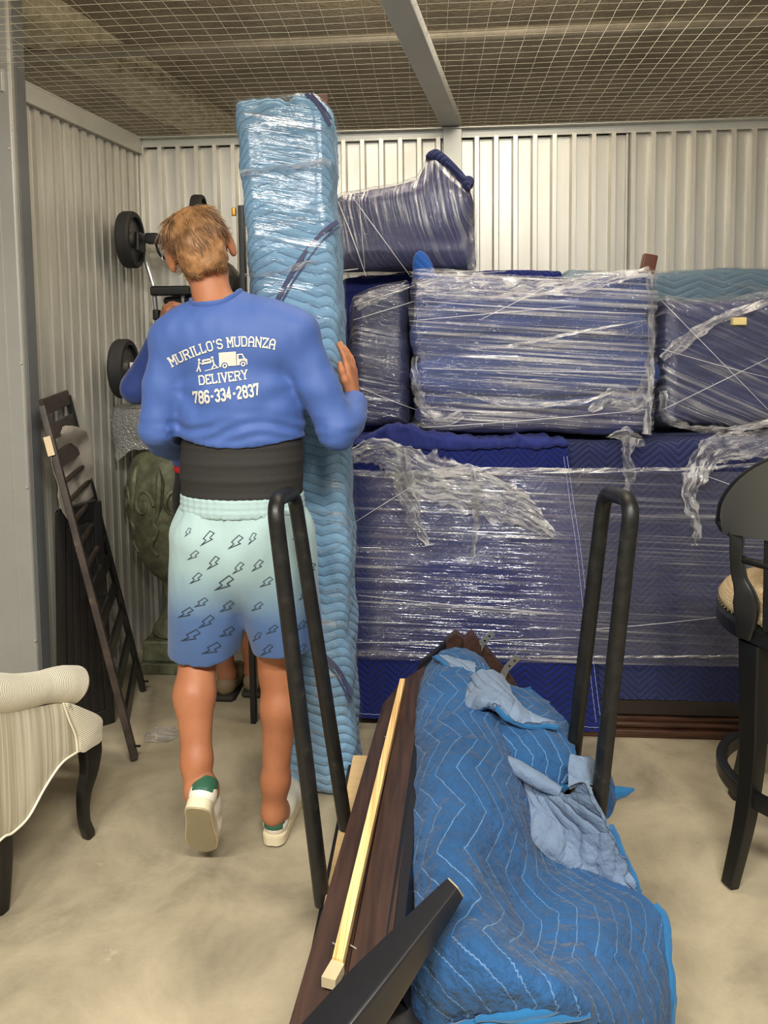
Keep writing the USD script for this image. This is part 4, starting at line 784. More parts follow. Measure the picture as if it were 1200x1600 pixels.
v = v + vnormals((v, f)) * (0.0035 * np.sin((v[:, 2] - zh) * 160 + 5 * np.sin(v[:, 0] * 17)) * np.exp(-((v[:, 2] - zh - 0.035) / 0.028) ** 2) * (np.abs(v[:, 0] - nb[0] - 0.06) < 0.19))[:, None]
shirt = part(mv, 'shirt', (v, f), shirt_m, smooth=True)
shirt_mesh = (v, f)
q = v - nn; rr_, an_ = np.hypot(q[:, 0], q[:, 1]), np.arctan2(q[:, 1], q[:, 0]); ring_ = []
for t in np.linspace(-np.pi, np.pi, 32, endpoint=False):
    k_ = (np.abs((an_ - t + np.pi) % (2 * np.pi) - np.pi) < 0.22) & (rr_ > 0.058) & (rr_ < 0.080) & (q[:, 2] > -0.09)
    if k_.any(): ring_.append(nn + np.array([0.068 * math.cos(t), 0.068 * math.sin(t), np.percentile(q[k_, 2], 88) - 0.001]))
part(shirt, 'collar', sweep(spline(np.array(ring_), 4, True), rrect(0.010, 0.016, 0.004), up=(0, 0, 1), closed=True), shirt_m)
# support belt, waistband, shorts
S = Soft(lo, hi, 0.006); S.cone(onY(378, 600, 1.95), onY(378, 735, 1.95), 0.182, 0.164, 0.03, (1, 1.55, 1)); S.cone(onY(378, 735, 1.95), onY(379, 850, 1.955), 0.164, 0.172, 0.03, (1, 1.5, 1))
zb1 = onY(380, 786, 1.85)[2]; clip_field(S, lambda X, Y, Z: np.maximum(Z - zh - 0.03, zb1 - Z) + Y * 0)
v, f = relax(S.mesh(), 5); v = v + vnormals((v, f)) * (0.0022 * np.sin(v[:, 2] * 2 * np.pi / 0.045) * (np.sin(v[:, 2] * 2 * np.pi / 0.045) > 0.4) + (fbm(v * [3, 3, 20], 1, 2, 96) - 0.5) * 0.006)[:, None]
part(mv, 'back_brace', (v, f), elastic_m, smooth=True, label='black elastic back support belt')
S = Soft(lo, hi, 0.006)
def shorts_shape(S, g=0.0):
    S.cone(onY(379, 800, 1.955), onY(381, 850, 1.955), 0.168 + g, 0.180 + g, 0.04, (1, 1.45, 1))
    S.cone(onY(338, 840, 1.955), onY(317, 1040, 1.99), 0.128 + g, 0.104 + g, 0.028); S.cone(onY(424, 840, 1.955), onY(456, 1050, 1.975), 0.126 + g, 0.098 + g, 0.028)
shorts_shape(S); zs, zq = onY(380, 788, 1.85)[2], onY(380, 1034, 1.88)[2]
clip_field(S, lambda X, Y, Z: np.maximum(Z - zs - 0.06 * (X - 0) * 0, zq + 0.02 * np.sin((X + 0.5) * 9) - Z) + Y * 0)
v, f = relax(S.mesh(), 6); v = v + vnormals((v, f)) * ((fbm(v * [13, 9, 4], 1, 3, 97) - 0.5) * 0.018 + (fbm(v * [40, 30, 4], 1, 2, 98) - 0.5) * 0.008 * np.clip((v[:, 2] - zs + 0.12) / 0.06, 0, 1))[:, None]
shorts = part(mv, 'shorts', (v, f), shorts_m, smooth=True); shorts_mesh = (v, f)
S = Soft(lo, hi, 0.005); S.cone(onY(379, 780, 1.955), onY(381, 850, 1.955), 0.170, 0.182, 0.04, (1, 1.45, 1)); clip_field(S, lambda X, Y, Z: np.abs(Z - zs + 0.014) - 0.022 + X * 0 + Y * 0)
v, f = relax(S.mesh(0.003), 3); v = v + vnormals((v, f)) * (0.0025 * np.abs(np.sin((v[:, 2] - zs) * np.pi / 0.016)) + 0.0007 * np.sin(v[:, 0] * 300))[:, None]
part(shorts, 'waistband', (v, f), shorts_m, smooth=True)
sneaker(mv, heelR, toeR, [0, 0, 1.0], scale=0.935); sneaker(mv, heelL, toeL, upL, scale=0.93)
# hair: a tousled cap and locks
hair_m = plain('light_brown_hair', lin(150, 108, 68), 0.55, var=0.35, vscale=14, bump=0.003, scale=60, stretch=(3, 1, 1))
lock_m = mat('hair_locks', {'p': ('principled_bsdf', {'roughness': 0.45, 'specular_ior_level': 0.5}), 'o': ('geometry', {}), 'n': ('noise_texture', {'scale': 26.0, 'detail': 3.0}), 'r': ('rgb_ramp', {'ramp': [(0.3, lin(84, 58, 36)), (0.5, lin(124, 88, 54)), (0.72, lin(178, 136, 88))]})}, [('o.position', 'n.vector'), ('n.fac', 'r.fac'), ('r.color', 'p.base_color')])
def hairline(p):      # p in head axes; > 0 where hair grows (front hairline, above the ears, down to the nape)
    x, y, z = p.T; return np.minimum(np.minimum(1.0, (np.hypot(y + 0.012, z + 0.012) - 0.042) + 10 * (np.abs(x) < 0.055)), np.minimum(z + 0.075 - 0.45 * np.clip(y + 0.045, 0, 1) - 0.10 * np.clip(y + 0.01, 0, 1) / 0.05 * 0.4, 0.085 - y + 0.9 * np.clip(z - 0.05, 0, 1)))
S = Soft(hc - 0.16, hc + 0.16, 0.004); S.ell(hc + tilt @ np.array([0, -0.004, 0.026]), (0.082, 0.102, 0.097), 0.0, tilt); S.ell(hc + tilt @ np.array([0.0, -0.05, -0.035]), (0.062, 0.052, 0.062), 0.03, tilt)
Ti = tilt.T
def hl(X, Y, Z):
    p = np.stack([np.broadcast_to(a, np.broadcast_shapes(X.shape, Y.shape, Z.shape)) for a in (X - hc[0], Y - hc[1], Z - hc[2])], -1) @ tilt
    return -hairline(p.reshape(-1, 3)).reshape(p.shape[:-1])
clip_field(S, hl)
v, f = relax(S.mesh(), 3); v = v + vnormals((v, f)) * ((fbm(v * 30, 1, 3, 101) - 0.5) * 0.014)[:, None]
hair = part(mv, 'hair', (v, f), hair_m, smooth=True)
rg = np.random.default_rng(5); sel = rg.choice(len(v), 5200); nv = vnormals((v, f))[sel]; base = v[sel]
loc = (base - hc) @ tilt
crown = np.array([0.012, -0.03, 0.12]); away = (loc - crown); away -= (away * (nv @ tilt)).sum(1, keepdims=True) * (nv @ tilt); away /= np.linalg.norm(away, axis=1, keepdims=True) + 1e-6
swirl = np.cross(nv @ tilt, away)
jit = fbm(base * 28, 1, 2, 7) - 0.5; jit2 = np.stack([fbm(base * 40, 1, 2, 8 + i) - 0.5 for i in range(3)], -1)
flow = (away + swirl * (0.5 + 2.4 * jit)[:, None] + jit2 * 1.2) @ Ti
ln = np.clip(0.013 + 0.024 * np.clip(loc[:, 2] / 0.1 + 0.1, 0, 1), 0.012, 0.04) * (0.7 + 0.6 * rg.random(len(sel)))
pts = np.stack([base - nv * 0.004 + nv * (0.006 * np.sin(t * 2.6)) * (ln / 0.04)[:, None] + flow * (ln * t)[:, None] + np.array([0, 0, -1.0]) * (ln * 0.35 * t * t)[:, None] for t in np.linspace(0, 1, 5)], 1)
cp = free(str(hair.GetPath()) + '/hair_strand'); cv = UsdGeom.BasisCurves.Define(stage, cp)
cv.CreateTypeAttr('linear'); cv.CreateCurveVertexCountsAttr(Vt.IntArray.FromNumpy(np.full(len(sel), 5, np.int32))); cv.CreatePointsAttr(Vt.Vec3fArray.FromNumpy((pts.reshape(-1, 3) - base_of(cp)).astype(np.float32)))
cv.CreateWidthsAttr(Vt.FloatArray.FromNumpy(np.tile([0.0017, 0.0017, 0.0015, 0.0011, 0.0004], len(sel)).astype(np.float32))); cv.SetWidthsInterpolation('vertex')
UsdShade.MaterialBindingAPI.Apply(cv.GetPrim()).Bind(lock_m); tag(cv.GetPrim(), kind='stuff')

# ---- lettering: octagonal slab letters drawn as strokes, printed on the back of the shirt
G_ = {'M': ([[(0, 0), (0, 6), (2, 2.6), (4, 6), (4, 0)]], 4, [(0, 0), (4, 0), (0, 6), (4, 6)]), 'U': ([[(0, 6), (0, 1), (1, 0), (3, 0), (4, 1), (4, 6)]], 4, [(0, 6), (4, 6)]), 'R': ([[(0, 0), (0, 6), (3, 6), (3.8, 5.2), (3.8, 3.8), (3, 3), (0, 3)], [(2, 3), (3.9, 0)]], 4, [(0, 0), (3.9, 0)]),
      'I': ([[(0.5, 0), (0.5, 6)]], 1, [(0.5, 0), (0.5, 6)]), 'L': ([[(0, 6), (0, 0), (3.2, 0), (3.2, 1.4)]], 3.2, [(0, 6)]), 'O': ([[(1, 0), (0, 1), (0, 5), (1, 6), (3, 6), (4, 5), (4, 1), (3, 0), (1, 0), (0, 1)]], 4, []), "'": ([[(0.3, 6.3), (0.1, 4.6)]], 0.5, []),
      'S': ([[(3.8, 4.6), (3.8, 5.2), (3, 6), (0.9, 6), (0, 5.2), (0, 3.9), (0.9, 3.1), (3, 2.9), (3.9, 2.1), (3.9, 0.9), (3, 0), (0.9, 0), (0, 0.8), (0, 1.5)]], 3.9, []), 'D': ([[(0, 0), (0, 6), (2.8, 6), (3.9, 4.9), (3.9, 1.1), (2.8, 0), (0, 0), (0, 1)]], 3.9, []),
      'A': ([[(0, 0), (0, 4.6), (1.2, 6), (2.8, 6), (4, 4.6), (4, 0)], [(0, 2.6), (4, 2.6)]], 4, [(0, 0), (4, 0)]), 'N': ([[(0, 0), (0, 6), (4, 0), (4, 6)]], 4, [(0, 0), (4, 6)]), 'Z': ([[(0, 4.7), (0, 6), (3.8, 6), (0, 0), (3.8, 0), (3.8, 1.3)]], 3.8, []),
      'E': ([[(3.4, 4.7), (3.4, 6), (0, 6), (0, 0), (3.4, 0), (3.4, 1.3)], [(0, 3), (2.4, 3)]], 3.4, []), 'V': ([[(0, 6), (2, 0), (4, 6)]], 4, [(0, 6), (4, 6)]), 'Y': ([[(0, 6), (2, 2.8), (4, 6)], [(2, 2.8), (2, 0)]], 4, [(0, 6), (4, 6), (2, 0)]),
      '7': ([[(0, 4.6), (0, 6), (3.2, 6), (1.2, 0)]], 3.2, []), '8': ([[(0.8, 3.1), (0, 3.9), (0, 5.2), (0.8, 6), (2.4, 6), (3.2, 5.2), (3.2, 3.9), (2.4, 3.1), (0.8, 3.1), (0, 2.3), (0, 0.8), (0.8, 0), (2.4, 0), (3.2, 0.8), (3.2, 2.3), (2.4, 3.1)]], 3.2, []),
      '6': ([[(3.2, 4.8), (3.2, 5.2), (2.4, 6), (0.8, 6), (0, 5.2), (0, 0.8), (0.8, 0), (2.4, 0), (3.2, 0.8), (3.2, 2.6), (2.4, 3.4), (0, 3.4)]], 3.2, []), '3': ([[(0, 4.8), (0, 5.2), (0.8, 6), (2.4, 6), (3.2, 5.2), (3.2, 3.8), (2.4, 3.1), (1.2, 3.1)], [(2.4, 3.1), (3.2, 2.4), (3.2, 0.8), (2.4, 0), (0.8, 0), (0, 0.8), (0, 1.3)]], 3.2, []),
      '4': ([[(2.4, 0), (2.4, 6), (0, 2.4), (0, 1.7), (3.4, 1.7)]], 3.4, []), '2': ([[(0, 4.7), (0, 5.2), (0.8, 6), (2.4, 6), (3.2, 5.2), (3.2, 4), (0, 0.8), (0, 0), (3.3, 0)]], 3.3, []), '-': ([[(0, 2.8), (2.3, 2.8)]], 2.3, []), ' ': ([], 1.0, [])}
def word(txt, wgt=0.58, gap=1.75, serif=True, wide=1.0):
    """list of (polygon in letter units) set from x = 0; returns shape and total width"""
    x, out = 0.0, []
    for ch in txt:
        st, w, sf = G_[ch]; g = [LineString(p).buffer(wgt, cap_style=2, join_style=2, mitre_limit=1.6) for p in st] if ch != 'O' else [LineString(st[0][:6]).buffer(wgt, cap_style=2, join_style=2, mitre_limit=1.6), LineString(st[0][5:] + [st[0][1]]).buffer(wgt, cap_style=2, join_style=2, mitre_limit=1.6)]
        if serif: g += [sbox(a - 1.15, b - (wgt if b < 3 else 0.2), a + 1.15, b + (0.2 if b < 3 else wgt)) for a, b in sf]
        if g: out.append(affinity.translate(affinity.scale(union_all(g), wide, 1, origin=(0, 0)), x, 0))
        x += w * wide + gap
    return union_all(out), x - gap
def set_line(txt, base, h, **kw):
    """print txt along the pixel base line (three points); h = capital height in pixels"""
    shp, W = word(txt, **kw); (x0, y0), (x1, y1), (x2, y2) = base; A_ = np.polyfit([x0, x1, x2], [y0, y1, y2], 2)
    def place(x, y):
        t = x / W; u = x0 + (x2 - x0) * t; slope = 2 * A_[0] * u + A_[1]; v = np.polyval(A_, u); nrm = np.sqrt(1 + slope ** 2)
        uu, vv = u + slope / nrm * y * h / 6.8, v - y * h / 6.8 / nrm
        d = FW + RT * ((uu - PU) / F)[:, None] + UP * ((PV - vv) / F)[:, None]; return np.broadcast_to(EYE, d.shape), d
    return drop_on(shp, shirt_mesh, place, maxedge=0.8, lift=0.0022)
def pix_place(x, y):
    d = FW + RT * ((x - PU) / F)[:, None] + UP * ((PV - y) / F)[:, None]; return np.broadcast_to(EYE, d.shape), d
part(shirt, 'lettering', set_line("MURILLO'S MUDANZA", [(270, 572), (346, 544), (428, 545)], 15.5, gap=1.95), print_m, label="arched print reading MURILLO'S MUDANZA", smooth=False)
part(shirt, 'lettering', set_line('DELIVERY', [(313, 601), (350, 596.5), (387, 591.5)], 15), print_m, label='print reading DELIVERY', smooth=False)
part(shirt, 'lettering', set_line('786-334-2837', [(304, 630), (355, 624.5), (405, 617)], 19, wgt=0.72, gap=1.75, serif=False), print_m, label='printed telephone number 786-334-2837', smooth=False)
tr = union_all([Polygon([(342, 551), (369, 549), (369.5, 571), (343, 573.5)]), Polygon([(370, 553), (379, 552), (383, 559), (386.5, 561), (387, 569.5), (370, 571)]).difference(Polygon([(373, 555), (378, 554.4), (380.5, 560), (373.4, 560.6)]))])
for cx, cy in ((351.5, 571.5), (380, 568.5)): tr = tr.difference(Point(cx, cy).buffer(5.2)).union(Point(cx, cy).buffer(3.9).difference(Point(cx, cy).buffer(1.7)))
men = union_all([Point(311.5, 562).buffer(2.1), LineString([(311.5, 565), (311, 572), (308.5, 580)]).buffer(1.1), LineString([(311, 572), (314, 580)]).buffer(1.1), LineString([(311.5, 566), (317, 569)]).buffer(0.9), Point(332, 558.5).buffer(2.1), LineString([(333, 562), (335, 569), (332, 575)]).buffer(1.2), LineString([(335, 569), (340, 574)]).buffer(1.1), LineString([(333, 563), (328, 566)]).buffer(0.9),
                 Polygon([(316, 562), (329, 559.5), (330, 562), (331, 567), (317, 569.5)]).difference(Polygon([(318.5, 564.4), (328, 562.7), (328.4, 564), (318.8, 565.8)])), LineString([(321, 579.5), (342, 574)]).buffer(0.8)])
part(shirt, 'print_emblem', drop_on(union_all([tr, men]), shirt_mesh, pix_place, maxedge=1.0, lift=0.0022), print_m, label='print of two movers carrying a sofa into a truck', smooth=False)
bolt = Polygon([(0.0, -1.0), (0.62, -0.9), (0.28, -0.22), (0.66, -0.2), (-0.55, 1.05), (-0.14, 0.18), (-0.5, 0.14)]); bolt = bolt.difference(bolt.buffer(-0.075))
bl = []
for u, v_, s_, r_ in ((325, 803, 7, 30), (360, 806, 10, 25), (408, 804, 9, 20), (324, 842, 11, 18), (368, 848, 11, 24), (394, 842, 8, 8), (302, 868, 8, 28), (333, 880, 10, 18), (372, 888, 9, 20), (402, 884, 9, 20), (306, 904, 9, 24), (350, 912, 13, 30), (416, 910, 9, 30), (314, 942, 9, 34), (354, 948, 10, 30), (290, 958, 10, 34), (322, 972, 11, 28), (402, 948, 8, 30), (354, 988, 10, 36), (298, 994, 12, 38), (330, 1014, 12, 38), (417, 1016, 9, 24), (425, 984, 8, 30), (294, 832, 6, 10), (484, 890, 9, 12), (474, 930, 8, 20), (470, 978, 8, 20), (464, 836, 8, 20), (470, 1014, 8, 24), (402, 995, 7, 20)):
    bl.append(affinity.translate(affinity.rotate(affinity.scale(bolt, s_ * 1.25, s_ * 1.25, origin=(0, 0)), r_, origin=(0, 0)), u, v_))
for b_ in bl: part(shorts, 'bolt_print', drop_on(b_, shorts_mesh, pix_place, maxedge=3, lift=0.002), ink_m, smooth=False)

# ---- his colleague behind him, holding the folded stroller
p2 = thing('person', 'second mover mostly hidden behind the first, one fist raised below the stroller wheel', 'person', (*onZ(365, 1065, 0)[:2], 0))
Y2 = 2.74
lo2 = np.array([onY(185, 500, Y2)[0], 2.38, -0.02]); hi2 = np.array([onY(450, 500, Y2)[0], 3.2, 1.9])
hc2, nb2 = onY(346, 458, Y2 + 0.03), onY(340, 520, Y2)
L2, R2 = J(272, 552, Y2, 0.058), J(412, 552, Y2, 0.058); Le2, Re2 = J(216, 604, 2.66, 0.046), J(436, 640, 2.76, 0.046); Lw2, Rw2 = J(252, 522, 2.60, 0.030), J(420, 700, 2.60, 0.030)
S = Soft(lo2, hi2, 0.006); I3 = np.eye(3)
def torso2(S, g=0.0):
    S.cone(onY(338, 580, Y2), onY(340, 690, Y2), 0.165 + g, 0.150 + g, 0.05, (1, 1.6, 1)); S.cone(onY(340, 690, Y2), onY(342, 770, Y2), 0.150 + g, 0.160 + g, 0.05, (1, 1.5, 1)); S.cone(L2[:3], R2[:3], 0.06 + g, 0.06 + g, 0.05)
torso2(S); S.cone(nb2, hc2 - [0, 0, 0.06], 0.056, 0.052, 0.03); S.ell(hc2 + [0, 0, 0.025], (0.076, 0.095, 0.092), 0.02); S.ell(hc2 + [0, 0.035, -0.045], (0.058, 0.068, 0.075), 0.03); face(S, hc2, I3)
for a, b, c in ((L2, Le2, Lw2), (R2, Re2, Rw2)): S.chain([(*a[:3], 0.05), (*b[:3], 0.042), c], 0.02)
ft1, ft2 = onZ(349, 1098, 0.0), onZ(392, 1092, 0.0)
for h, fx in ((onY(316, 770, Y2), ft1), (onY(380, 770, Y2), ft2)):
    kn = np.array([(h[0] + fx[0]) / 2, Y2 + 0.03, 0.48]); S.chain([(*h, 0.095), (*kn, 0.058), (*(kn * 0.65 + np.array([fx[0], fx[1] + 0.03, 0.1]) * 0.35), 0.052), (fx[0], fx[1] + 0.06, 0.09, 0.034), (fx[0], fx[1] + 0.16, 0.05, 0.032)], 0.03)
hand(S, Lw2[:3], (0.25, -0.1, 0.9), (0.75, 0.45, -0.2), (0.3, -0.9, 0), curl=(0.7, 0.9, 0.6), L=0.185)
hand(S, Rw2[:3], (0.1, -0.9, 0.1), (-0.9, 0, 0), (0, 0, 1))
part(p2, 'body', relax(S.mesh(), 5), skin2, smooth=True)
S = Soft(lo2, hi2, 0.007); torso2(S, 0.014)
for a, b, c in ((L2, Le2, Lw2), (R2, Re2, Rw2)): S.chain([(*a[:3], 0.072), (*b[:3], 0.060), (*(np.array(b[:3]) * 0.15 + np.array(c[:3]) * 0.85), 0.042)], 0.03)
S.cone(onY(340, 715, Y2), onY(340, 740, Y2), 0.172, 0.168, 0.03, (1, 1.4, 1)); z2 = onY(285, 724, Y2)[2]; nz2 = nb2[2] + 0.02
clip_field(S, lambda X, Y, Z: np.where((X > onY(262, 700, Y2)[0]) & (X < onY(402, 700, Y2)[0]), z2 - Z, -1) + Y * 0)
sh2 = part(p2, 'shirt', fold(relax(S.mesh(), 4), 0.008, (8, 8, 8), 111), shirt2_m, smooth=True)
S = Soft(lo2, hi2, 0.007); S.cone(onY(340, 725, Y2), onY(341, 745, Y2), 0.172, 0.175, 0.03, (1, 1.4, 1)); clip_field(S, lambda X, Y, Z: np.abs(Z - z2 + 0.012) - 0.018 + X * 0 + Y * 0)
part(p2, 'waistband', S.mesh(), plain('red_elastic', lin(214, 44, 56), 0.6), label='bright red waistband', smooth=True)
S = Soft(lo2, hi2, 0.007); S.cone(onY(341, 745, Y2), onY(342, 790, Y2), 0.172, 0.180, 0.04, (1, 1.4, 1))
S.cone(onY(318, 780, Y2), (ft1[0] - 0.02, Y2 + 0.03, 0.40), 0.112, 0.10, 0.03); S.cone(onY(380, 780, Y2), (ft2[0] + 0.02, Y2 + 0.03, 0.40), 0.112, 0.10, 0.03); clip_field(S, lambda X, Y, Z: np.maximum(0.40 - Z, Z - z2 + 0.02) + X * 0 + Y * 0)
part(p2, 'shorts', fold(relax(S.mesh(), 4), 0.006, (12, 10, 5), 112), black_cloth, smooth=True, label='black shorts')
S = Soft(hc2 - 0.15, hc2 + 0.15, 0.005); S.ell(hc2 + [0, -0.004, 0.026], (0.083, 0.101, 0.098), 0); S.ell(hc2 + [0, -0.05, -0.03], (0.062, 0.052, 0.06), 0.03); clip_field(S, lambda X, Y, Z: np.maximum(-(Z - hc2[2] + 0.075 - 0.9 * np.clip(Y - hc2[1] + 0.045, 0, 1)), Y - hc2[1] - 0.085) + X * 0)
part(p2, 'hair', fold(relax(S.mesh(), 2), 0.004, (40, 40, 40), 113), plain('black_hair', lin(26, 22, 20), 0.5), smooth=True)
for fx in (ft1, ft2):
    S = Soft([fx[0] - 0.08, fx[1] - 0.06, 0], [fx[0] + 0.08, fx[1] + 0.30, 0.14], 0.005); S.chain([(fx[0], fx[1] + 0.045, 0.055, 0.042), (fx[0], fx[1] + 0.14, 0.05, 0.044), (fx[0], fx[1] + 0.22, 0.04, 0.036)], 0.03); clip_field(S, lambda X, Y, Z: 0.022 - Z + X * 0 + Y * 0)
    sh = part(p2, 'work_shoe', relax(S.mesh(), 3), plain('tan_shoe', lin(120, 104, 78), 0.7), smooth=True)
    part(sh, 'sole', rbox([fx[0] - 0.043, fx[1] + 0.0, 0.0], [fx[0] + 0.043, fx[1] + 0.265, 0.026], 0.012), plain('dark_sole', lin(44, 40, 34), 0.8))
# ------------------------------------------------------------------ things along the left wall
black_gloss = plain('black_lacquer', lin(22, 20, 19), 0.28, bump=0.0004, scale=40)
iron_m = mat('dark_worn_wood', {'p': ('principled_bsdf', {'roughness': 0.45}), 'g': ('texture_coordinate', {}), 'n': ('noise_texture', {'scale': 12.0, 'detail': 6.0, 'roughness': 0.7}), 'r': ('rgb_ramp', {'ramp': [(0.35, lin(38, 32, 28)), (0.62, lin(66, 54, 46)), (0.72, lin(120, 92, 66))]})}, [('g.object', 'n.vector'), ('n.fac', 'r.fac'), ('r.color', 'p.base_color')])
rubber = plain('black_rubber', lin(38, 38, 38), 0.7, bump=0.001, scale=80)
hub_m = plain('grey_hub', lin(74, 74, 74), 0.5)
alu = plain('silver_tube', lin(190, 192, 192), 0.3, 0.8)
blk_plastic = plain('black_plastic', lin(24, 24, 26), 0.4)
# open slatted frame leaning on the wall
fr = thing('slatted_frame', 'dark wooden slatted bed frame panel leaning on the left wall beside the steel post', 'frame', (*onZ(212, 1188, 0)[:2], 0))
fb, rb = onZ(211, 1190, 0) + [0, 0, 0.012], onZ(224, 1082, 0) + [0, 0, 0.012]
ft_ = onY(66, 634, 2.46); rt_ = onY(106, 618, 2.77)
nrm = np.cross(ft_ - fb, rb - fb); nrm /= np.linalg.norm(nrm)
def on_frame(a, t): return (fb + (ft_ - fb) * t) * (1 - a) + (rb + (rt_ - rb) * t) * a
stile_n = part(fr, 'stile', beam(fb, ft_ , 0.030, 0.024, nrm, 0.003), iron_m); part(fr, 'stile', beam(rb, rt_, 0.026, 0.024, nrm, 0.003), black_gloss)
for t, w in ((0.995, 0.060), (0.92, 0.056), (0.84, 0.062)):
    part(fr, 'slat', beam(on_frame(0.0, t), on_frame(1.0, t), w, 0.016, nrm, 0.003), iron_m)
for t in (0.775, 0.72, 0.665, 0.60, 0.53): part(fr, 'slat', beam(on_frame(0.02, t), on_frame(0.98, t), 0.016, 0.016, nrm, 0.003), iron_m)
for t in (0.46, 0.37, 0.28, 0.19, 0.10): part(fr, 'slat', beam(on_frame(0.02, t), on_frame(0.98, t), 0.045, 0.014, nrm, 0.003), black_gloss)
for p in (fb + (ft_ - fb) * 0.035, rb + (rt_ - rb) * 0.03): part(fr, 'bolt', tube([p, p + np.array([0.035, -0.01, 0.005])], [0.004, 0.004], 8), blk_plastic)
part(fr, 'pale_chip', beam(fb + (ft_ - fb) * 0.86 + nrm * 0.012 + [0.012, -0.02, 0], fb + (ft_ - fb) * 0.915 + nrm * 0.012 + [0.012, -0.02, 0], 0.004, 0.024, nrm, 0.001), plain('pale_wood', lin(220, 196, 160), 0.6), label='pale bare patch on the stile')
# black slatted headboard behind it
hb = thing('black_headboard', 'glossy black vertical-slat panel leaning on the left wall behind the slatted frame', 'headboard', (*onZ(150, 1135, 0)[:2], 0))
def wallx(y): return WL0[0] + (YB - y) * WLD[0] / -WLD[1] * 1.0
hA, hB = onZ(96, 1150, 0), onZ(174, 1128, 0)
tA, tB = onY(92, 800, hA[1] + 0.10), onY(152, 782, hB[1] + 0.10)
def on_head(a, t): return (hA + (tA - hA) * t) * (1 - a) + (hB + (tB - hB) * t) * a
hn = np.cross(hB - hA, tA - hA); hn /= np.linalg.norm(hn)
part(hb, 'top_rail', beam(on_head(0, 0.965), on_head(1, 0.965), 0.03, 0.075, tA - hA, 0.004), black_gloss); part(hb, 'bottom_rail', beam(on_head(0, 0.03), on_head(1, 0.03), 0.03, 0.06, tA - hA, 0.004), black_gloss)
for a in (0.03, 0.97): part(hb, 'post', beam(on_head(a, 0.0), on_head(a, 1.0), 0.034, 0.034, hn, 0.004), black_gloss)
for a in (0.20, 0.36, 0.52, 0.68, 0.84): part(hb, 'slat', beam(on_head(a, 0.03), on_head(a, 0.965), 0.030, 0.014, hn, 0.003), black_gloss)
# tall dark board with a tan edge beside the post
bd_ = thing('dark_board', 'tall dark brown board standing on end against the steel post, tan edge on top', 'board', (*onY(80, 1045, 2.72)[:2], 0))
x1, x0 = onY(77, 640, 2.70)[0], E1[0] - 0.06
part(bd_, 'panel', rbox([x0, 2.672, 0], [x1, 2.705, onY(70, 602, 2.70)[2]], 0.003), plain('dark_brown_board', lin(56, 50, 52), 0.45, var=0.15))
part(bd_, 'edge_strip', rbox([x0, 2.676, onY(70, 602, 2.70)[2] + 0.0005], [x1 - 0.012, 2.700, onY(70, 594, 2.70)[2]], 0.002), plain('tan_strip', lin(176, 138, 92), 0.7), label='tan raw edge')
# crumpled translucent sheet behind the frame
cs = thing('crumpled_sheet', 'crumpled pale plastic sheet stuffed between the slatted frame and the left wall', 'plastic sheet', (*onX(120, 800, -1.56)[:2], 0))
px = [(82, 672), (110, 664), (138, 690), (146, 730), (152, 770), (146, 800), (120, 830), (88, 800), (86, 740)]
pl_ = np.array([wallx(2.8) + 0.12, 2.8, 1.0]); wn = np.array([math.cos(math.radians(10)), -math.sin(math.radians(10)), 0])
Q = np.array([onPlane(u, v, pl_, wn) for u, v in px]); s_ax = np.array([-WLD[0], -WLD[1], 0]); c0 = Q.mean(0)
pg = Polygon(spline(np.column_stack([(Q - c0) @ s_ax, Q[:, 2] - c0[2], 0 * Q[:, 0]]), 4, True)[:, :2]); m_ = trimesh.creation.extrude_polygon(pg.segmentize(0.02), 0.002)
vv, ff = trimesh.remesh.subdivide_to_size(m_.vertices, m_.faces, 0.02, max_iter=10); W = c0 + vv[:, :1] * s_ax + vv[:, 1:2] * np.array([0, 0, 1.0]) - vv[:, 2:] * np.cross(s_ax, [0, 0, 1.0]) * -1
W = W + wn * ((fbm(W, 7, 2, 121) - 0.5) * 0.10 + np.abs(np.sin(W[:, 2] * 21 + W[:, 1] * 16)) * 0.012)[:, None]; W[:, 2] += (fbm(W, 9, 2, 122) - 0.5) * 0.03
part(cs, 'sheet', (W, ff), mat('pale_plastic', {'p': ('principled_bsdf', {'base_color': lin(206, 200, 188), 'roughness': 0.35}), 't': ('translucent_bsdf', {'color': lin(206, 200, 188)}), 'x': ('mix_closure', {'fac': 0.35})}, [('p.BSDF', 'x.closure1'), ('t.BSDF', 'x.closure2')], 'x.closure'), smooth=35)
p_lo, p_hi = onPlane(118, 815, pl_, wn), onPlane(185, 1010, pl_, wn)
part(cs, 'hanging_strip', beam(p_lo, p_hi - [0, 0, 0.0], 0.004, 0.03, s_ax, 0.001), plain('grey_plastic', lin(150, 148, 142), 0.4))
# garden urn of weathered bronze on a plinth, top muffled in bubble wrap
YU = 3.12
uc = onY(272, 800, YU)[:2]; s_u = YU / 1109
urn = thing('urn', 'large weathered green bronze urn with relief scrolls, standing by the left wall behind the movers', 'urn', (uc[0], uc[1], 0))
def zu(v): return onY(272, v, YU)[2]
prof = [(0.001, zu(985)), (0.085, zu(985)), (0.09, zu(975)), (0.055, zu(955)), (0.045, zu(930)), (0.055, zu(905)), (0.10, zu(885)), (0.145, zu(850)), (0.170, zu(800)), (0.172, zu(765)), (0.158, zu(728)), (0.125, zu(704)), (0.085, zu(690)), (0.072, zu(676)), (0.085, zu(660)), (0.115, zu(650)), (0.12, zu(645)), (0.10, zu(646)), (0.07, zu(670)), (0.001, zu(672))]
prof = spline(np.array([(a, b, 0) for a, b in prof]), 6)[:, :2]; prof[:, 0] = np.maximum(prof[:, 0], 0.0006); prof[:, 0] *= 1.18; v, f = lathe(prof, 120, (uc[0], uc[1], 0))
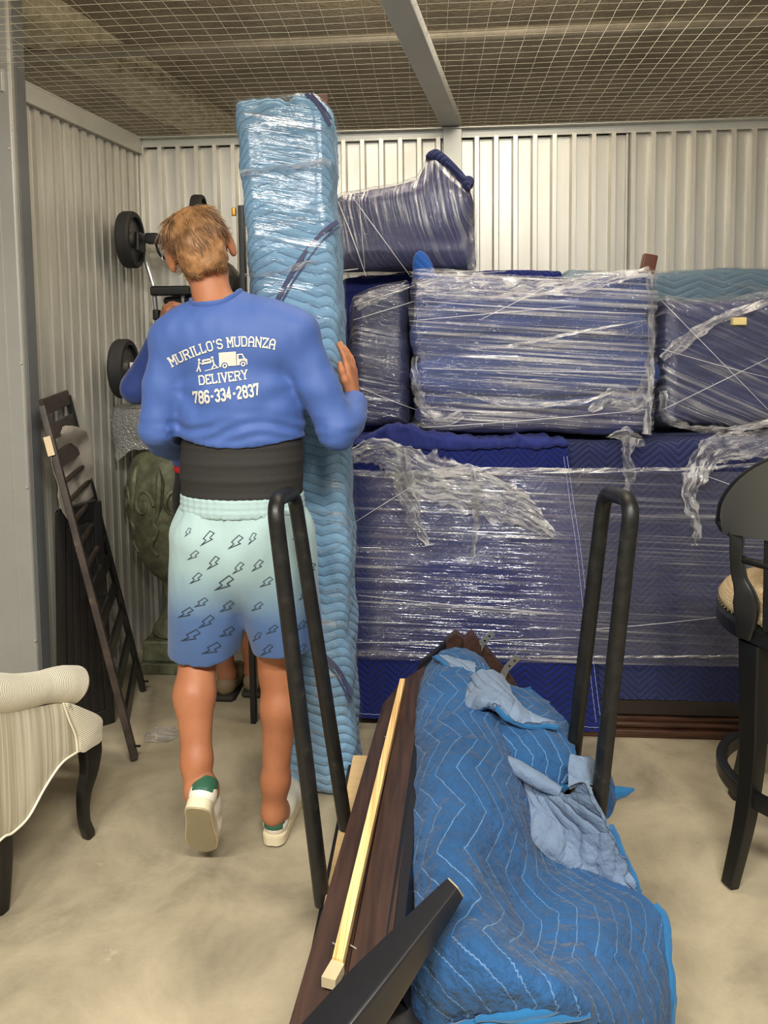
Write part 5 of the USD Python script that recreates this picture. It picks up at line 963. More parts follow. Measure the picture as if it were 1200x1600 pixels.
bz = mat('weathered_bronze', {'p': ('principled_bsdf', {'roughness': 0.55, 'metallic': 0.25}), 'g': ('texture_coordinate', {}), 'n': ('noise_texture', {'scale': 14.0, 'detail': 6.0, 'roughness': 0.65}), 'r': ('rgb_ramp', {'ramp': [(0.3, lin(70, 70, 54)), (0.52, lin(104, 106, 82)), (0.72, lin(132, 138, 110))]}), 'bp': ('bump', {'strength': 0.5, 'distance': 0.004})},
    [('g.object', 'n.vector'), ('n.fac', 'r.fac'), ('r.color', 'p.base_color'), ('n.fac', 'bp.height'), ('bp.normal', 'p.normal')])
bell = np.clip((v[:, 2] - zu(880)) / 0.05, 0, 1) * np.clip((zu(706) - v[:, 2]) / 0.05, 0, 1)
v = v + vnormals((v, f)) * ((fbm(v * 14, 1, 3, 131) - 0.5) * 0.010 * bell)[:, None]
part(urn, 'body', (v, f), bz, smooth=True)
def on_urn(ang, z): r = np.interp(z, *(np.array(sorted([(b, a) for a, b in prof[30:78]])).T)); return np.array([uc[0] + r * math.cos(ang), uc[1] + r * math.sin(ang), z])
toc = math.atan2(-uc[1], -uc[0])
for k in range(5):
    a0_ = toc - 1.35 + k * 0.68
    pts = [on_urn(a0_ + 0.26 * math.cos(q) * (1 - q / 9), zu(775) + 0.075 * math.sin(q) * (1 - q / 9)) for q in np.linspace(0, 7, 22)]
    part(urn, 'scroll', tube(pts, [0.012, 0.010, 0.006], 8), bz)
    part(urn, 'scroll', tube(spline(np.array([on_urn(a0_ + 0.2 + 0.10 * math.sin(q * 2.2), zu(800) - q * 0.05) for q in np.linspace(0, 3, 6)]), 6), [0.006, 0.012, 0.008], 8), bz)
    part(urn, 'leaf', tube(spline(np.array([on_urn(a0_ + 0.34 + d_, z_) for d_, z_ in ((0, zu(720)), (0.05, zu(742)), (0.02, zu(775)), (-0.06, zu(800)))]), 5), [0.004, 0.020, 0.016, 0.004], 8), bz)
part(urn, 'plinth', join(rbox([uc[0] - 0.135, uc[1] - 0.135, 0], [uc[0] + 0.135, uc[1] + 0.135, 0.05], 0.006), rbox([uc[0] - 0.12, uc[1] - 0.12, 0.05], [uc[0] + 0.12, uc[1] + 0.12, zu(986)], 0.01)), bz)
bw = thing('bubble_wrap', 'loose grey bubble wrap thrown over the mouth of the urn', 'bubble wrap', (uc[0], uc[1], zu(645)))
a_ = np.linspace(0, 2 * np.pi, 90, endpoint=False); s_ = np.linspace(0, 1, 44); A2, S2 = np.meshgrid(a_, s_, indexing='ij')
R2_ = 0.02 + 0.17 * np.clip(S2 / 0.55, 0, 1) ** 0.8 + 0.01 * np.sin(A2 * 5); Z2 = zu(630) - 0.02 * S2 - (0.05 + 0.14 * np.clip(np.cos(A2 - toc - 0.9 + 1.9), 0, 1)) * np.clip((S2 - 0.5) / 0.5, 0, 1) ** 1.1 * (1 + 0.5 * (fbm(np.stack([np.cos(A2), np.sin(A2), S2 * 0], -1), 3, 2, 17) - 0.5))
P = np.stack([uc[0] - 0.075 + R2_ * np.cos(A2), uc[1] + R2_ * np.sin(A2) * 0.8, Z2], -1)
hex_ = np.abs(np.sin(A2 * 30 + (np.arange(44) % 2) * 1.57)) * np.abs(np.sin(S2 * 60)); P = P + np.stack([np.cos(A2), np.sin(A2), 0.6 + 0 * A2], -1) * (0.006 * hex_ + 0.03 * (fbm(P, 11, 2, 141) - 0.5))[..., None]
vv = P.reshape(-1, 3); ff = grid_faces(90, 44); ii = np.arange(44); last = np.column_stack([89 * 44 + ii[:-1], ii[:-1], ii[1:], 89 * 44 + ii[1:]]); ff = np.vstack([ff, last[:, [0, 1, 2]], last[:, [0, 2, 3]]])
vin = vv - [0, 0, 0.004]
part(bw, 'sheet', join((vv, ff), (vin, ff[:, ::-1])), mat('bubble_film', {'p': ('principled_bsdf', {'base_color': lin(172, 172, 170), 'roughness': 0.15, 'specular_ior_level': 1.0}), 't': ('transparent_bsdf', {}), 'v': ('voronoi_texture', {'scale': 90.0}), 'g': ('texture_coordinate', {}), 'bp': ('bump', {'strength': 1.0, 'distance': 0.006, 'invert': True}), 'x': ('mix_closure', {'fac': 0.55})},
    [('g.object', 'v.vector'), ('v.distance', 'bp.height'), ('bp.normal', 'p.normal'), ('t.BSDF', 'x.closure1'), ('p.BSDF', 'x.closure2')], 'x.closure'), smooth=True)
# stroller folded and stood on end, wheels in the air
YS = 3.26
st = thing('folded_stroller', 'folded stroller stood on end against the left wall, black wheels and silver tubes', 'stroller', (*onY(230, 700, YS)[:2], 0))
def wheel(u, v, y, r, w, axis, nm='wheel'):
    c = onY(u, v, y); ax = np.asarray(axis, float) / np.linalg.norm(axis); d_, s1, t1 = frame(ax)
    pr = np.array([(r * 0.80, -w / 2), (r * 0.95, -w / 2), (r, -w * 0.32), (r, w * 0.32), (r * 0.95, w / 2), (r * 0.80, w / 2), (r * 0.78, 0), (r * 0.80, -w / 2)])
    vv, ff = lathe(pr, 40); tyre = part(st, nm, (c + vv[:, :1] * s1 + vv[:, 1:2] * t1 + vv[:, 2:] * ax, ff), rubber)
    pr = np.array([(0.001, -w * 0.2), (0.03, -w * 0.45), (r * 0.3, -w * 0.15), (r * 0.79, -w * 0.2), (r * 0.79, w * 0.2), (r * 0.3, w * 0.15), (0.03, w * 0.45), (0.001, w * 0.2)])
    vv, ff = lathe(pr, 32); part(tyre, 'hub', (c + vv[:, :1] * s1 + vv[:, 1:2] * t1 + vv[:, 2:] * ax, ff), hub_m)
    return c
axd = np.array([0.995, 0.08, 0.0])
w1 = wheel(204, 375, YS - 0.16, 0.124, 0.058, axd); w2 = wheel(194, 576, YS - 0.28, 0.128, 0.058, axd); w3 = wheel(311, 334, YS - 0.02, 0.085, 0.05, (1, 0.1, 0))
part(st, 'axle', tube([w1, onY(222, 374, YS - 0.02), onY(250, 374, YS), onY(300, 378, YS + 0.02)], 0.011, 10), blk_plastic)
part(st, 'hub_bracket', join(rbox(onY(210, 392, YS - 0.2), onY(228, 366, YS - 0.12), 0.006), rbox(onY(226, 380, YS - 0.17), onY(252, 366, YS - 0.12), 0.006)), blk_plastic)
j1 = onY(240, 446, YS - 0.02)
part(st, 'frame_tube', tube([onY(222, 388, YS - 0.02), onY(232, 420, YS - 0.02), j1], 0.011, 10, smooth=4), alu)
part(st, 'frame_tube', tube([j1, onY(244, 492, YS - 0.02), onY(248, 620, YS + 0.065), [*onY(250, 900, YS + 0.065)[:2], 0.012]], 0.011, 10), alu)
part(st, 'frame_tube', tube([onY(286, 455, YS), onY(287, 482, YS), onY(289, 620, YS + 0.065), [*onY(292, 900, YS + 0.065)[:2], 0.012]], 0.011, 10), alu)
part(st, 'hinge', rbox(onY(234, 462, YS - 0.05), onY(300, 447, YS - 0.01), 0.008), blk_plastic); part(st, 'hinge', rbox(onY(238, 500, YS - 0.04), onY(252, 484, YS), 0.006), blk_plastic)
part(st, 'seat_fold', hull((*onY(262, 470, YS + 0.02), 0.02), (*onY(300, 468, YS + 0.02), 0.03), (*onY(318, 490, YS + 0.02), 0.03), (*onY(285, 500, YS + 0.02), 0.02)), black_cloth)
part(st, 'brake_pedal', tube(spline(np.array([onY(*q, YS - 0.03) for q in ((242, 376), (250, 398), (262, 404), (264, 392), (252, 378))]), 6), 0.006, 8), blk_plastic)
part(st, 'cup_ring', tube(spline(np.array([onY(259 + 6 * math.cos(q), 402 + 6 * math.sin(q), YS - 0.04) for q in np.linspace(0, 5.4, 8)]), 4), 0.004, 8), alu)
part(st, 'cross_bar', tube([onY(196, 576, YS - 0.26), onY(222, 560, YS - 0.10), onY(250, 556, YS)], 0.012, 10), blk_plastic)
part(st, 'tag', rbox(onY(203, 584, YS - 0.36), onY(212, 566, YS - 0.355), 0.0015), plain('white_tag', lin(220, 218, 212), 0.6), label='small white tag')
# dark bracket bar behind the parcel's left edge
ub = thing('upright_bar', 'slim dark upright bar with a brass latch, just left of the tall parcel', 'bar', (*onY(376, 700, 2.62)[:2], 0))
a, b = onY(376, 340, 2.60), onY(378, 340, 2.60)
part(ub, 'bar', rbox([a[0] - 0.010, 2.60, 0.0], [a[0] + 0.012, 2.63, onY(376, 322, 2.62)[2]], 0.003), blk_plastic)
part(ub, 'latch', rbox(onY(363, 338, 2.60), onY(368, 324, 2.59), 0.003), plain('brass', lin(186, 140, 60), 0.35, 0.8))
# torn scrap on the floor
sc = onZ(252, 1150, 0.0); n_ = 14
gx_, gy_ = np.meshgrid(np.linspace(-0.07, 0.07, n_), np.linspace(-0.05, 0.05, n_), indexing='ij'); zz = 0.004 + 0.03 * np.clip(fbm(np.stack([gx_ * 20, gy_ * 20, gx_ * 0], -1), 1, 3, 4) - 0.35, 0, 1)
ms, uv = sheet(np.stack([sc[0] + gx_ * (1 - 4 * np.abs(gy_) * 2), sc[1] + gy_, zz], -1), 0.001, np.stack([gx_, gy_], -1))
solo('film_scrap', ms, film_bunch, 'scrap of torn clear film lying on the concrete floor left of the mover', 'plastic scrap', smooth=True, uv=uv)
# ------------------------------------------------------------------ dolly with its load
tubm = mat('scuffed_black_tube', {'p': ('principled_bsdf', {'metallic': 0.2}), 'g': ('texture_coordinate', {}), 'n': ('noise_texture', {'scale': 18.0, 'detail': 6.0, 'roughness': 0.7}), 'r': ('rgb_ramp', {'ramp': [(0.48, lin(24, 24, 23)), (0.64, lin(36, 35, 33)), (0.76, lin(84, 78, 70))]}), 'q': ('rgb_ramp', {'ramp': [(0.4, (0.35,) * 3), (0.7, (0.55,) * 3)]})},
    [('g.object', 'n.vector'), ('n.fac', 'r.fac'), ('r.color', 'p.base_color'), ('n.fac', 'q.fac'), ('q.color', 'p.roughness')])
ply = plain('plywood', lin(206, 176, 128), 0.6, var=0.12, vscale=5, stretch=(2, 18, 18))
dl = thing('dolly', 'low wooden platform dolly with two tall black tube uprights, under the blanket load', 'dolly', (0.05, 1.6, 0))
ZP = 0.19
part(dl, 'deck', rbox([-0.255, 1.02, ZP - 0.03], [0.36, 2.10, ZP], 0.004), ply)
part(dl, 'frame_rail', rbox([-0.27, 1.0, ZP - 0.075], [-0.235, 2.1, ZP - 0.031], 0.004), tubm); part(dl, 'frame_rail', rbox([0.34, 1.0, ZP - 0.075], [0.375, 2.1, ZP - 0.031], 0.004), tubm)
for cx in (-0.2, 0.31):
    for cy in (1.12, 2.0):
        c = part(dl, 'caster', moved(lathe([(0.002, -0.016), (0.044, -0.016), (0.05, -0.010), (0.05, 0.010), (0.044, 0.016), (0.002, 0.016)], 24), [[0, 0, 1, cx], [1, 0, 0, cy], [0, 1, 0, 0.05], [0, 0, 0, 1]]), rubber)
        part(c, 'fork', join(rbox([cx - 0.026, cy - 0.02, 0.04], [cx - 0.020, cy + 0.02, ZP - 0.075], 0.002), rbox([cx + 0.020, cy - 0.02, 0.04], [cx + 0.026, cy + 0.02, ZP - 0.075], 0.002), rbox([cx - 0.03, cy - 0.03, ZP - 0.082], [cx + 0.03, cy + 0.03, ZP - 0.0755], 0.002)), galv_trim)
def upright(nt, ft, nb_, fb_):
    """U-shaped tube: down the near post, over the top, down the far post"""
    nt, ft, nb_, fb_ = map(np.asarray, (nt, ft, nb_, fb_)); pts = [nb_ * (1 - t) + nt * t for t in np.linspace(0, 0.90, 8)]
    def arc(c, a, b): return [(1 - t) ** 2 * a + 2 * t * (1 - t) * c + t * t * b for t in np.linspace(0, 1, 9)]
    na, n2 = nt + (nb_ - nt) * 0.055, nt + (ft - nt) * 0.30; f2, fa = nt + (ft - nt) * 0.70, ft + (fb_ - ft) * 0.055
    return np.vstack([pts, arc(nt, na, n2), arc(ft, f2, fa), [ft * (1 - t) + fb_ * t for t in np.linspace(0.10, 1, 8)]])
TR = 0.019
UL = upright(onY(428, 782, 1.60), onY(459, 768, 1.80), onZ(504, 1411, ZP - 0.03), onZ(543, 1311, ZP - 0.03))
UR = upright(onY(988, 782, 1.60), onY(945, 768, 1.80), onZ(919, 1411, ZP - 0.03), onZ(880, 1311, ZP - 0.03))
part(dl, 'upright', tube(UL, TR, 14), tubm); part(dl, 'upright', tube(UR, TR, 14), tubm)
# --- brown bed-rail assembly
brown = mat('brown_stained_board', {'p': ('principled_bsdf', {'roughness': 0.42, 'specular_ior_level': 0.5}), 'g': ('texture_coordinate', {}), 'm': ('mapping', {'scale': (14, 1.2, 14)}), 'n': ('noise_texture', {'scale': 4.0, 'detail': 6.0, 'distortion': 0.5}), 'r': ('rgb_ramp', {'ramp': [(0.3, lin(44, 31, 26)), (0.7, lin(70, 49, 41))]}), 'n2': ('noise_texture', {'scale': 60.0, 'detail': 2.0}), 'bp': ('bump', {'strength': 0.2, 'distance': 0.001})},
    [('g.object', 'm.vector'), ('m.vector', 'n.vector'), ('n.fac', 'r.fac'), ('r.color', 'p.base_color'), ('g.object', 'n2.vector'), ('n2.fac', 'bp.height'), ('bp.normal', 'p.normal')])
slate = plain('black_painted_board', lin(25, 25, 29), 0.35, bump=0.0006, scale=30, var=0.12)
pine = mat('pine_ply_edge', {'p': ('principled_bsdf', {'roughness': 0.6}), 'g': ('texture_coordinate', {}), 'm': ('mapping', {'scale': (220, 2.0, 90)}), 'n': ('noise_texture', {'scale': 1.0, 'detail': 3.0}), 'r': ('rgb_ramp', {'ramp': [(0.35, lin(188, 142, 84)), (0.5, lin(226, 186, 124)), (0.65, lin(236, 204, 146))]})}, [('g.object', 'm.vector'), ('m.vector', 'n.vector'), ('n.fac', 'r.fac'), ('r.color', 'p.base_color')])
zR = 0.40
def strip3(px4, thick, m, parent, name, label=None):
    """a board: four pixel corners with heights (u, v, z): far-left, far-right, near-right, near-left; thick downwards"""
    q = np.array([onZ(u, v, z) for u, v, z in px4]); n = np.cross(q[1] - q[0], q[3] - q[0]); n /= np.linalg.norm(n); n = n * np.sign(n[2] if abs(n[2]) > 0.15 else -n[1])
    lo = q - n * thick; pts = np.vstack([q, lo]); return part(parent, name, M3.hull_points(pts.astype(np.float64)), m, label=label, smooth=20)
br = thing('bed_rail', 'long brown-stained bed rail with a pale pine cleat, lying along the left of the dolly', 'bed rail', (*onZ(560, 1300, 0.3)[:2], ZP))
strip3([(598, 1100, 0.37), (628, 1064, 0.385), (520, 1640, 0.385), (440, 1640, 0.36)], 0.022, brown, br, 'outer_board')
strip3([(634, 1060, 0.39), (664, 1040, 0.41), (612, 1470, 0.41), (528, 1600, 0.39)], 0.022, brown, br, 'inner_board')
strip3([(625, 1060, 0.408), (633, 1060, 0.408), (536, 1500, 0.408), (519, 1496, 0.408)], 0.020, pine, br, 'cleat', 'pale pine ply cleat')
strip3([(519, 1497, 0.404), (538, 1506, 0.404), (524, 1532, 0.404), (502, 1526, 0.404)], 0.018, plain('weathered_wood', lin(176, 162, 128), 0.7, var=0.15), br, 'cleat_end', 'weathered sawn end of the cleat')
strip3([(664, 1040, 0.41), (678, 1028, 0.42), (632, 1440, 0.40), (600, 1482, 0.408)], 0.213, slate, br, 'side_board', 'black-painted side board')
st_m = plain('steel_staple', lin(190, 190, 186), 0.35, 0.8)
for u, v in ((596, 1190), (586, 1250), (572, 1320), (556, 1386), (540, 1450), (524, 1476), (604, 1152), (552, 1480)):
    p = onZ(u, v, 0.392); part(br, 'staple', beam(p + [-0.006, 0.004, 0], p + [0.006, -0.003, 0], 0.0025, 0.0025, r=0.0008), st_m)
strip3([(560, 1560, 0.31), (640, 1420, 0.31), (690, 1500, 0.29), (660, 1660, 0.29)], 0.05, slate, br, 'under_board')
part(dl, 'deck_batten', M3.hull_points(np.vstack([np.array([onZ(u, v, 0.245) for u, v in ((578, 1590), (636, 1562), (668, 1640), (590, 1690))]), np.array([onZ(u, v, 0.245) - [0, 0, 0.05] for u, v in ((578, 1590), (636, 1562), (668, 1640), (590, 1690))])])), ply)
# --- black tapered leg lying across
lg = thing('furniture_leg', 'black tapered wooden furniture leg with a raw sawn tip, lying across the brown rail', 'furniture leg', (*onZ(600, 1500, 0.45)[:2], 0.4))
tip, nr = onY(711, 1388, 1.16), onY(500, 1650, 1.00); d_ = (tip - nr) / np.linalg.norm(tip - nr); _, sx, tx = frame(d_)
sec = rrect(1, 1, 0.12, 3); L_ = np.array([0, 0.35, 0.7, 0.93, 1.0]); P_ = nr + (tip - nr) * L_[:, None]
part(lg, 'shaft', sweep(P_, sec, scale=np.array([0.074, 0.066, 0.047, 0.034, 0.029])), slate)
part(lg, 'sawn_tip', sweep(np.array([tip + d_ * 0.0005, tip + d_ * 0.003]), sec, scale=np.array([0.028, 0.027])), plain('raw_sawn_wood', lin(150, 138, 116), 0.8), label='raw sawn end grain')
# --- dark brown upright frame end behind the blanket
fe = thing('bed_frame_end', 'dark brown bed frame end with two pointed posts and steel brackets, under the blanket', 'bed frame', (*onZ(720, 1060, 0.3)[:2], ZP))
YF = 2.30
def cut_board(px, y, th, m, name, label=None):
    q = np.array([onY(u, v, y) for u, v in px]); b = q + [0, th, 0]; return part(fe, name, M3.hull_points(np.vstack([q, b])), m, label=label, smooth=20)
cut_board([(694, 1200), (697, 1004), (712, 990), (728, 1002), (728, 1200)], YF, 0.04, brown, 'post'); cut_board([(722, 1200), (724, 1002), (738, 990), (752, 1010), (752, 1200)], YF - 0.05, 0.04, brown, 'post')
cut_board([(650, 1060), (655, 1040), (700, 1002), (700, 1060)], YF + 0.02, 0.03, slate, 'rail_end')
cut_board([(750, 1180), (750, 1008), (764, 1018), (800, 1060), (812, 1082), (812, 1180)], YF - 0.03, 0.03, brown, 'sloping_rail')
gl = plain('zinc_bracket', lin(176, 178, 172), 0.35, 0.8)
for (u0, v0), (u1, v1), y in (((752, 1006), (770, 988), YF - 0.045), ((790, 1046), (810, 1026), YF - 0.045)):
    a, b = onY(u0, v0, y), onY(u1, v1, y); k = part(fe, 'bracket', join(beam(a, b, 0.003, 0.022, (0.7, 0, 0.7), 0.001), beam(a, a + [-0.012, 0.0, -0.03], 0.003, 0.022, (1, 0, 0), 0.001)), gl, label='bent zinc corner bracket')
    for t in (0.3, 0.7): p = a + (b - a) * t; part(k, 'screw_hole', moved(lathe([(0.0005, 0.0), (0.0035, 0.0), (0.0035, 0.0012), (0.0005, 0.0012)], 10), [[1, 0, 0, p[0]], [0, 0, 1, p[1] - 0.0035], [0, 1, 0, p[2]], [0, 0, 0, 1]]), blk_plastic)
# --- moving blanket rolled round the load, its slack falling to the right
def patch(rows, n=10, m=10):
    C_ = np.array([[onY(u, v, y) for u, v, y in r] for r in rows]); a = np.array([spline(r, m) for r in C_]); return np.stack([spline(a[:, j], n) for j in range(a.shape[1])], 1)
def arc_uv(P): 
    du = np.linalg.norm(np.diff(P, axis=0), axis=-1).mean(1); dv = np.linalg.norm(np.diff(P, axis=1), axis=-1).mean(0)
    return np.stack(np.broadcast_arrays(np.concatenate([[0], np.cumsum(du)])[:, None], np.concatenate([[0], np.cumsum(dv)])[None, :]), -1)
blu = quilt('worn_blue_quilt', lin(38, 78, 122), 0.72, stitch=lin(104, 138, 176), sp=0.044, amp=0.028, per=0.20, bump=0.004, crink=0.022, line=0.28, fuzz=0.08)
gry = quilt('grey_quilt_back', lin(108, 126, 150), 0.80, stitch=lin(96, 112, 140), sp=0.042, amp=0.045, per=0.22, bump=0.005, crink=0.012, line=0.4)
tq = plain('turquoise_binding', lin(10, 92, 142), 0.85, bump=0.002, scale=120, sheen=0.3)
def cloth(parent, name, P, m, th=0.012, q=0.003, crk=0.008, seed=1, back=None, flip=False, label=None, uv0=(0, 0), sw=False):
    UV = arc_uv(P) + np.array(uv0); 
    if sw: UV = UV[..., ::-1]
    N = grid_normals(P); N = -N if flip else N
    UV = UV + np.stack([0 * P[..., 0], 0.03 * fbm(P, 3, 2, 9)], -1)
    d = q * (chev(UV[..., 0], UV[..., 1], 0.044, 0.028, 0.20) - 1) + crk * (fbm(P, 34, 3, seed) - 0.5) + crk * 2.2 * (fbm(P, 8, 2, seed + 1) - 0.5)
    P = P + N * d[..., None]; 
    ms, uv = sheet(P[::-1] if flip else P, th, UV[::-1] if flip else UV)
    return part(parent, name, ms, m, label=label, smooth=True, uv=uv), P
def bind(parent, line, r=0.010, seed=0):
    line = np.asarray(line); line = line + np.stack([fbm(line, 30, 2, seed + i) - 0.5 for i in range(3)], -1) * 0.010
    return part(parent, 'binding', tube(line, r * 1.0, 8), tq, label='turquoise edge binding')
bk = thing('moving_blanket', 'blue quilted moving blanket wrapped along the load on the dolly, turquoise binding', 'blanket', (*onZ(740, 1300, 0.4)[:2], ZP))
rows = [[(672, 1130, 2.2), (664, 1080, 2.2), (676, 1040, 2.2), (712, 1018, 2.19), (748, 1030, 2.18), (776, 1072, 2.16), (800, 1130, 2.12)],
        [(660, 1180, 2.02), (656, 1120, 2.02), (668, 1072, 2.02), (712, 1052, 2.02), (756, 1066, 2.0), (786, 1112, 1.98), (808, 1180, 1.95)],
        [(652, 1260, 1.84), (651, 1190, 1.84), (664, 1132, 1.84), (712, 1106, 1.84), (764, 1120, 1.82), (800, 1172, 1.80), (822, 1250, 1.80)],
        [(648, 1370, 1.62), (648, 1290, 1.62), (662, 1222, 1.62), (716, 1186, 1.62), (776, 1206, 1.62), (818, 1262, 1.64), (846, 1320, 1.68)],
        [(648, 1460, 1.45), (646, 1380, 1.45), (660, 1306, 1.45), (716, 1272, 1.45), (790, 1300, 1.48), (836, 1336, 1.56), (880, 1338, 1.60)],
        [(652, 1540, 1.33), (648, 1460, 1.33), (664, 1386, 1.32), (724, 1352, 1.31), (806, 1396, 1.38), (880, 1384, 1.48), (966, 1384, 1.53)],
        [(660, 1600, 1.25), (650, 1526, 1.24), (668, 1456, 1.22), (740, 1430, 1.20), (836, 1478, 1.27), (930, 1450, 1.34), (1026, 1434, 1.48)],
        [(676, 1640, 1.20), (652, 1574, 1.18), (680, 1506, 1.15), (756, 1478, 1.12), (850, 1520, 1.15), (950, 1524, 1.24), (1038, 1500, 1.40)],
        [(690, 1680, 1.18), (664, 1618, 1.16), (706, 1560, 1.12), (786, 1536, 1.09), (872, 1548, 1.10), (966, 1590, 1.18), (1040, 1576, 1.36)],
        [(700, 1720, 1.18), (684, 1650, 1.17), (726, 1606, 1.14), (800, 1592, 1.12), (880, 1584, 1.11), (968, 1650, 1.17), (1036, 1680, 1.34)]]
P = patch(rows, 28, 28)
mb_, P2 = cloth(bk, 'main_cloth', P, blu, seed=151, flip=True)
bind(mb_, P2[-1, 30:130], 0.009, 1); bind(mb_, P2[160:, -1] + [0.008, -0.004, 0.004], 0.011, 4)
for i_, (px, r_) in enumerate((([(744, 1594, 1.10), (800, 1584, 1.09), (856, 1576, 1.09), (912, 1566, 1.12)], [0.004, 0.011, 0.010, 0.004]), ([(700, 1604, 1.12), (760, 1600, 1.10), (840, 1592, 1.085), (920, 1586, 1.11)], [0.004, 0.009, 0.010, 0.005]))):
    l_ = spline(np.array([onY(*q) for q in px]), 16); l_ = l_ + np.stack([fbm(l_, 40, 2, 210 + i_ + k) - 0.5 for k in range(3)], -1) * 0.008
    part(mb_, 'rolled_hem', tube(l_, r_, 12), tq, label='turquoise rolled hem at the near end')
# pale underside turned up, standing in front of the right upright's foot
rows = [[(778, 1176, 1.78), (806, 1188, 1.74), (846, 1222, 1.68), (884, 1242, 1.62), (919, 1218, 1.55)],
        [(798, 1216, 1.72), (826, 1226, 1.69), (862, 1254, 1.64), (902, 1262, 1.58), (936, 1256, 1.54)],
        [(806, 1264, 1.65), (840, 1274, 1.63), (880, 1296, 1.60), (922, 1304, 1.56), (958, 1300, 1.54)],
        [(822, 1300, 1.59), (862, 1318, 1.575), (908, 1344, 1.56), (950, 1352, 1.54), (982, 1352, 1.53)],
        [(850, 1330, 1.57), (896, 1362, 1.55), (946, 1392, 1.53), (978, 1402, 1.52), (998, 1394, 1.52)]]
P = patch(rows, 22, 22); g_, P2 = cloth(bk, 'turned_back_side', P, gry, seed=161, q=0.003, crk=0.009, flip=True, label='pale grey-blue underside turned up'); bind(g_, P2[40:, -1], 0.008, 7)
# upper flap: blue face folded over, pale folds showing
rows = [[(676, 1032, 2.13), (706, 1026, 2.13), (745, 1036, 2.12), (790, 1074, 2.08), (830, 1078, 2.05)],
        [(716, 1064, 2.03), (750, 1062, 2.01), (786, 1080, 2.00), (828, 1092, 1.99), (862, 1112, 1.97)],
        [(724, 1108, 1.90), (758, 1112, 1.87), (800, 1120, 1.85), (852, 1130, 1.86), (892, 1150, 1.86)],
        [(740, 1146, 1.82), (776, 1154, 1.78), (820, 1166, 1.75), (864, 1172, 1.74), (896, 1184, 1.74)],
        [(770, 1166, 1.79), (802, 1184, 1.74), (838, 1208, 1.70), (872, 1232, 1.68), (888, 1226, 1.68)]]
P = patch(rows, 22, 22); f_, P2 = cloth(bk, 'top_flap', P, blu, seed=171, flip=True, crk=0.010, uv0=(0.1, 0.05)); bind(f_, P2[40:, 0], 0.008, 11); bind(f_, P2[-1], 0.009, 14); bind(f_, P2[0, 44:], 0.006, 15)
rows = [[(740, 1058, 1.96), (752, 1052, 1.95), (768, 1052, 1.95), (786, 1062, 1.95)],
        [(733, 1080, 1.90), (752, 1074, 1.87), (780, 1078, 1.86), (802, 1092, 1.87)],
        [(727, 1106, 1.84), (756, 1094, 1.81), (792, 1106, 1.80), (830, 1120, 1.82)],
        [(727, 1112, 1.83), (768, 1102, 1.79), (800, 1128, 1.78), (846, 1144, 1.79), ][:4]]
rows[3] = [(728, 1114, 1.83), (772, 1104, 1.79), (806, 1130, 1.78), (870, 1134, 1.80)]
P = patch(rows, 18, 18); w_, P2 = cloth(bk, 'folded_back_side', P, gry, seed=181, flip=True, q=0.003, crk=0.009, label='pale grey-blue fold on the flap'); bind(w_, P2[-1], 0.008, 17); bind(w_, P2[20:, -1], 0.005, 19)
rows = [[(684, 1028, 2.09), (712, 1034, 2.08), (742, 1042, 2.06)], [(702, 1044, 2.05), (722, 1046, 2.04), (744, 1054, 2.02)], [(720, 1066, 2.01), (734, 1068, 2.0), (742, 1072, 1.99)]]
P = patch(rows, 14, 14); w2, P2 = cloth(bk, 'folded_back_side', P, gry, seed=185, flip=True, q=0.002, crk=0.006); bind(w2, P2[:, 0], 0.007, 21)
part(bk, 'fold_roll', tube(spline(np.array([onY(780, 1182, 1.72), onY(808, 1200, 1.68), onY(845, 1222, 1.65), onY(876, 1238, 1.63)]), 8), [0.010, 0.019, 0.019, 0.012], 12), gry, label='pale rolled fold under the flap')
rows = [[(894, 1182, 1.66), (904, 1186, 1.65), (916, 1184, 1.67)], [(890, 1206, 1.63), (908, 1200, 1.63), (926, 1200, 1.66)], [(890, 1234, 1.60), (910, 1226, 1.60), (930, 1232, 1.63)]]
P = patch(rows, 10, 10); cloth(bk, 'side_fold', P, gry, seed=191, flip=True, q=0.001, crk=0.005, label='pale fold at the right post')
rows = [[(920, 1200, 1.72), (938, 1196, 1.74), (950, 1212, 1.75)], [(930, 1240, 1.70), (948, 1236, 1.72), (958, 1240, 1.74)], [(936, 1282, 1.70), (948, 1272, 1.71), (954, 1252, 1.73)]]
P = patch(rows, 10, 10); cloth(bk, 'hanging_corner', P, blu, seed=195, flip=True, q=0.001, crk=0.005)
part(bk, 'binding_tip', tube(spline(np.array([onY(940, 1248, 1.74), onY(958, 1240, 1.74), onY(976, 1237, 1.74), onY(991, 1233, 1.74)]), 6), [0.013, 0.018, 0.012, 0.003], 10), tq, label='turquoise bound corner poking out')
# padding that the blanket is rolled round
part(bk, 'rolled_core', tube([onY(716, 1120, 2.17) - [0, 0, 0.02], onY(716, 1300, 1.62), onY(735, 1420, 1.38), onY(760, 1560, 1.22)], [0.07, 0.095, 0.09, 0.07], 16), blu)
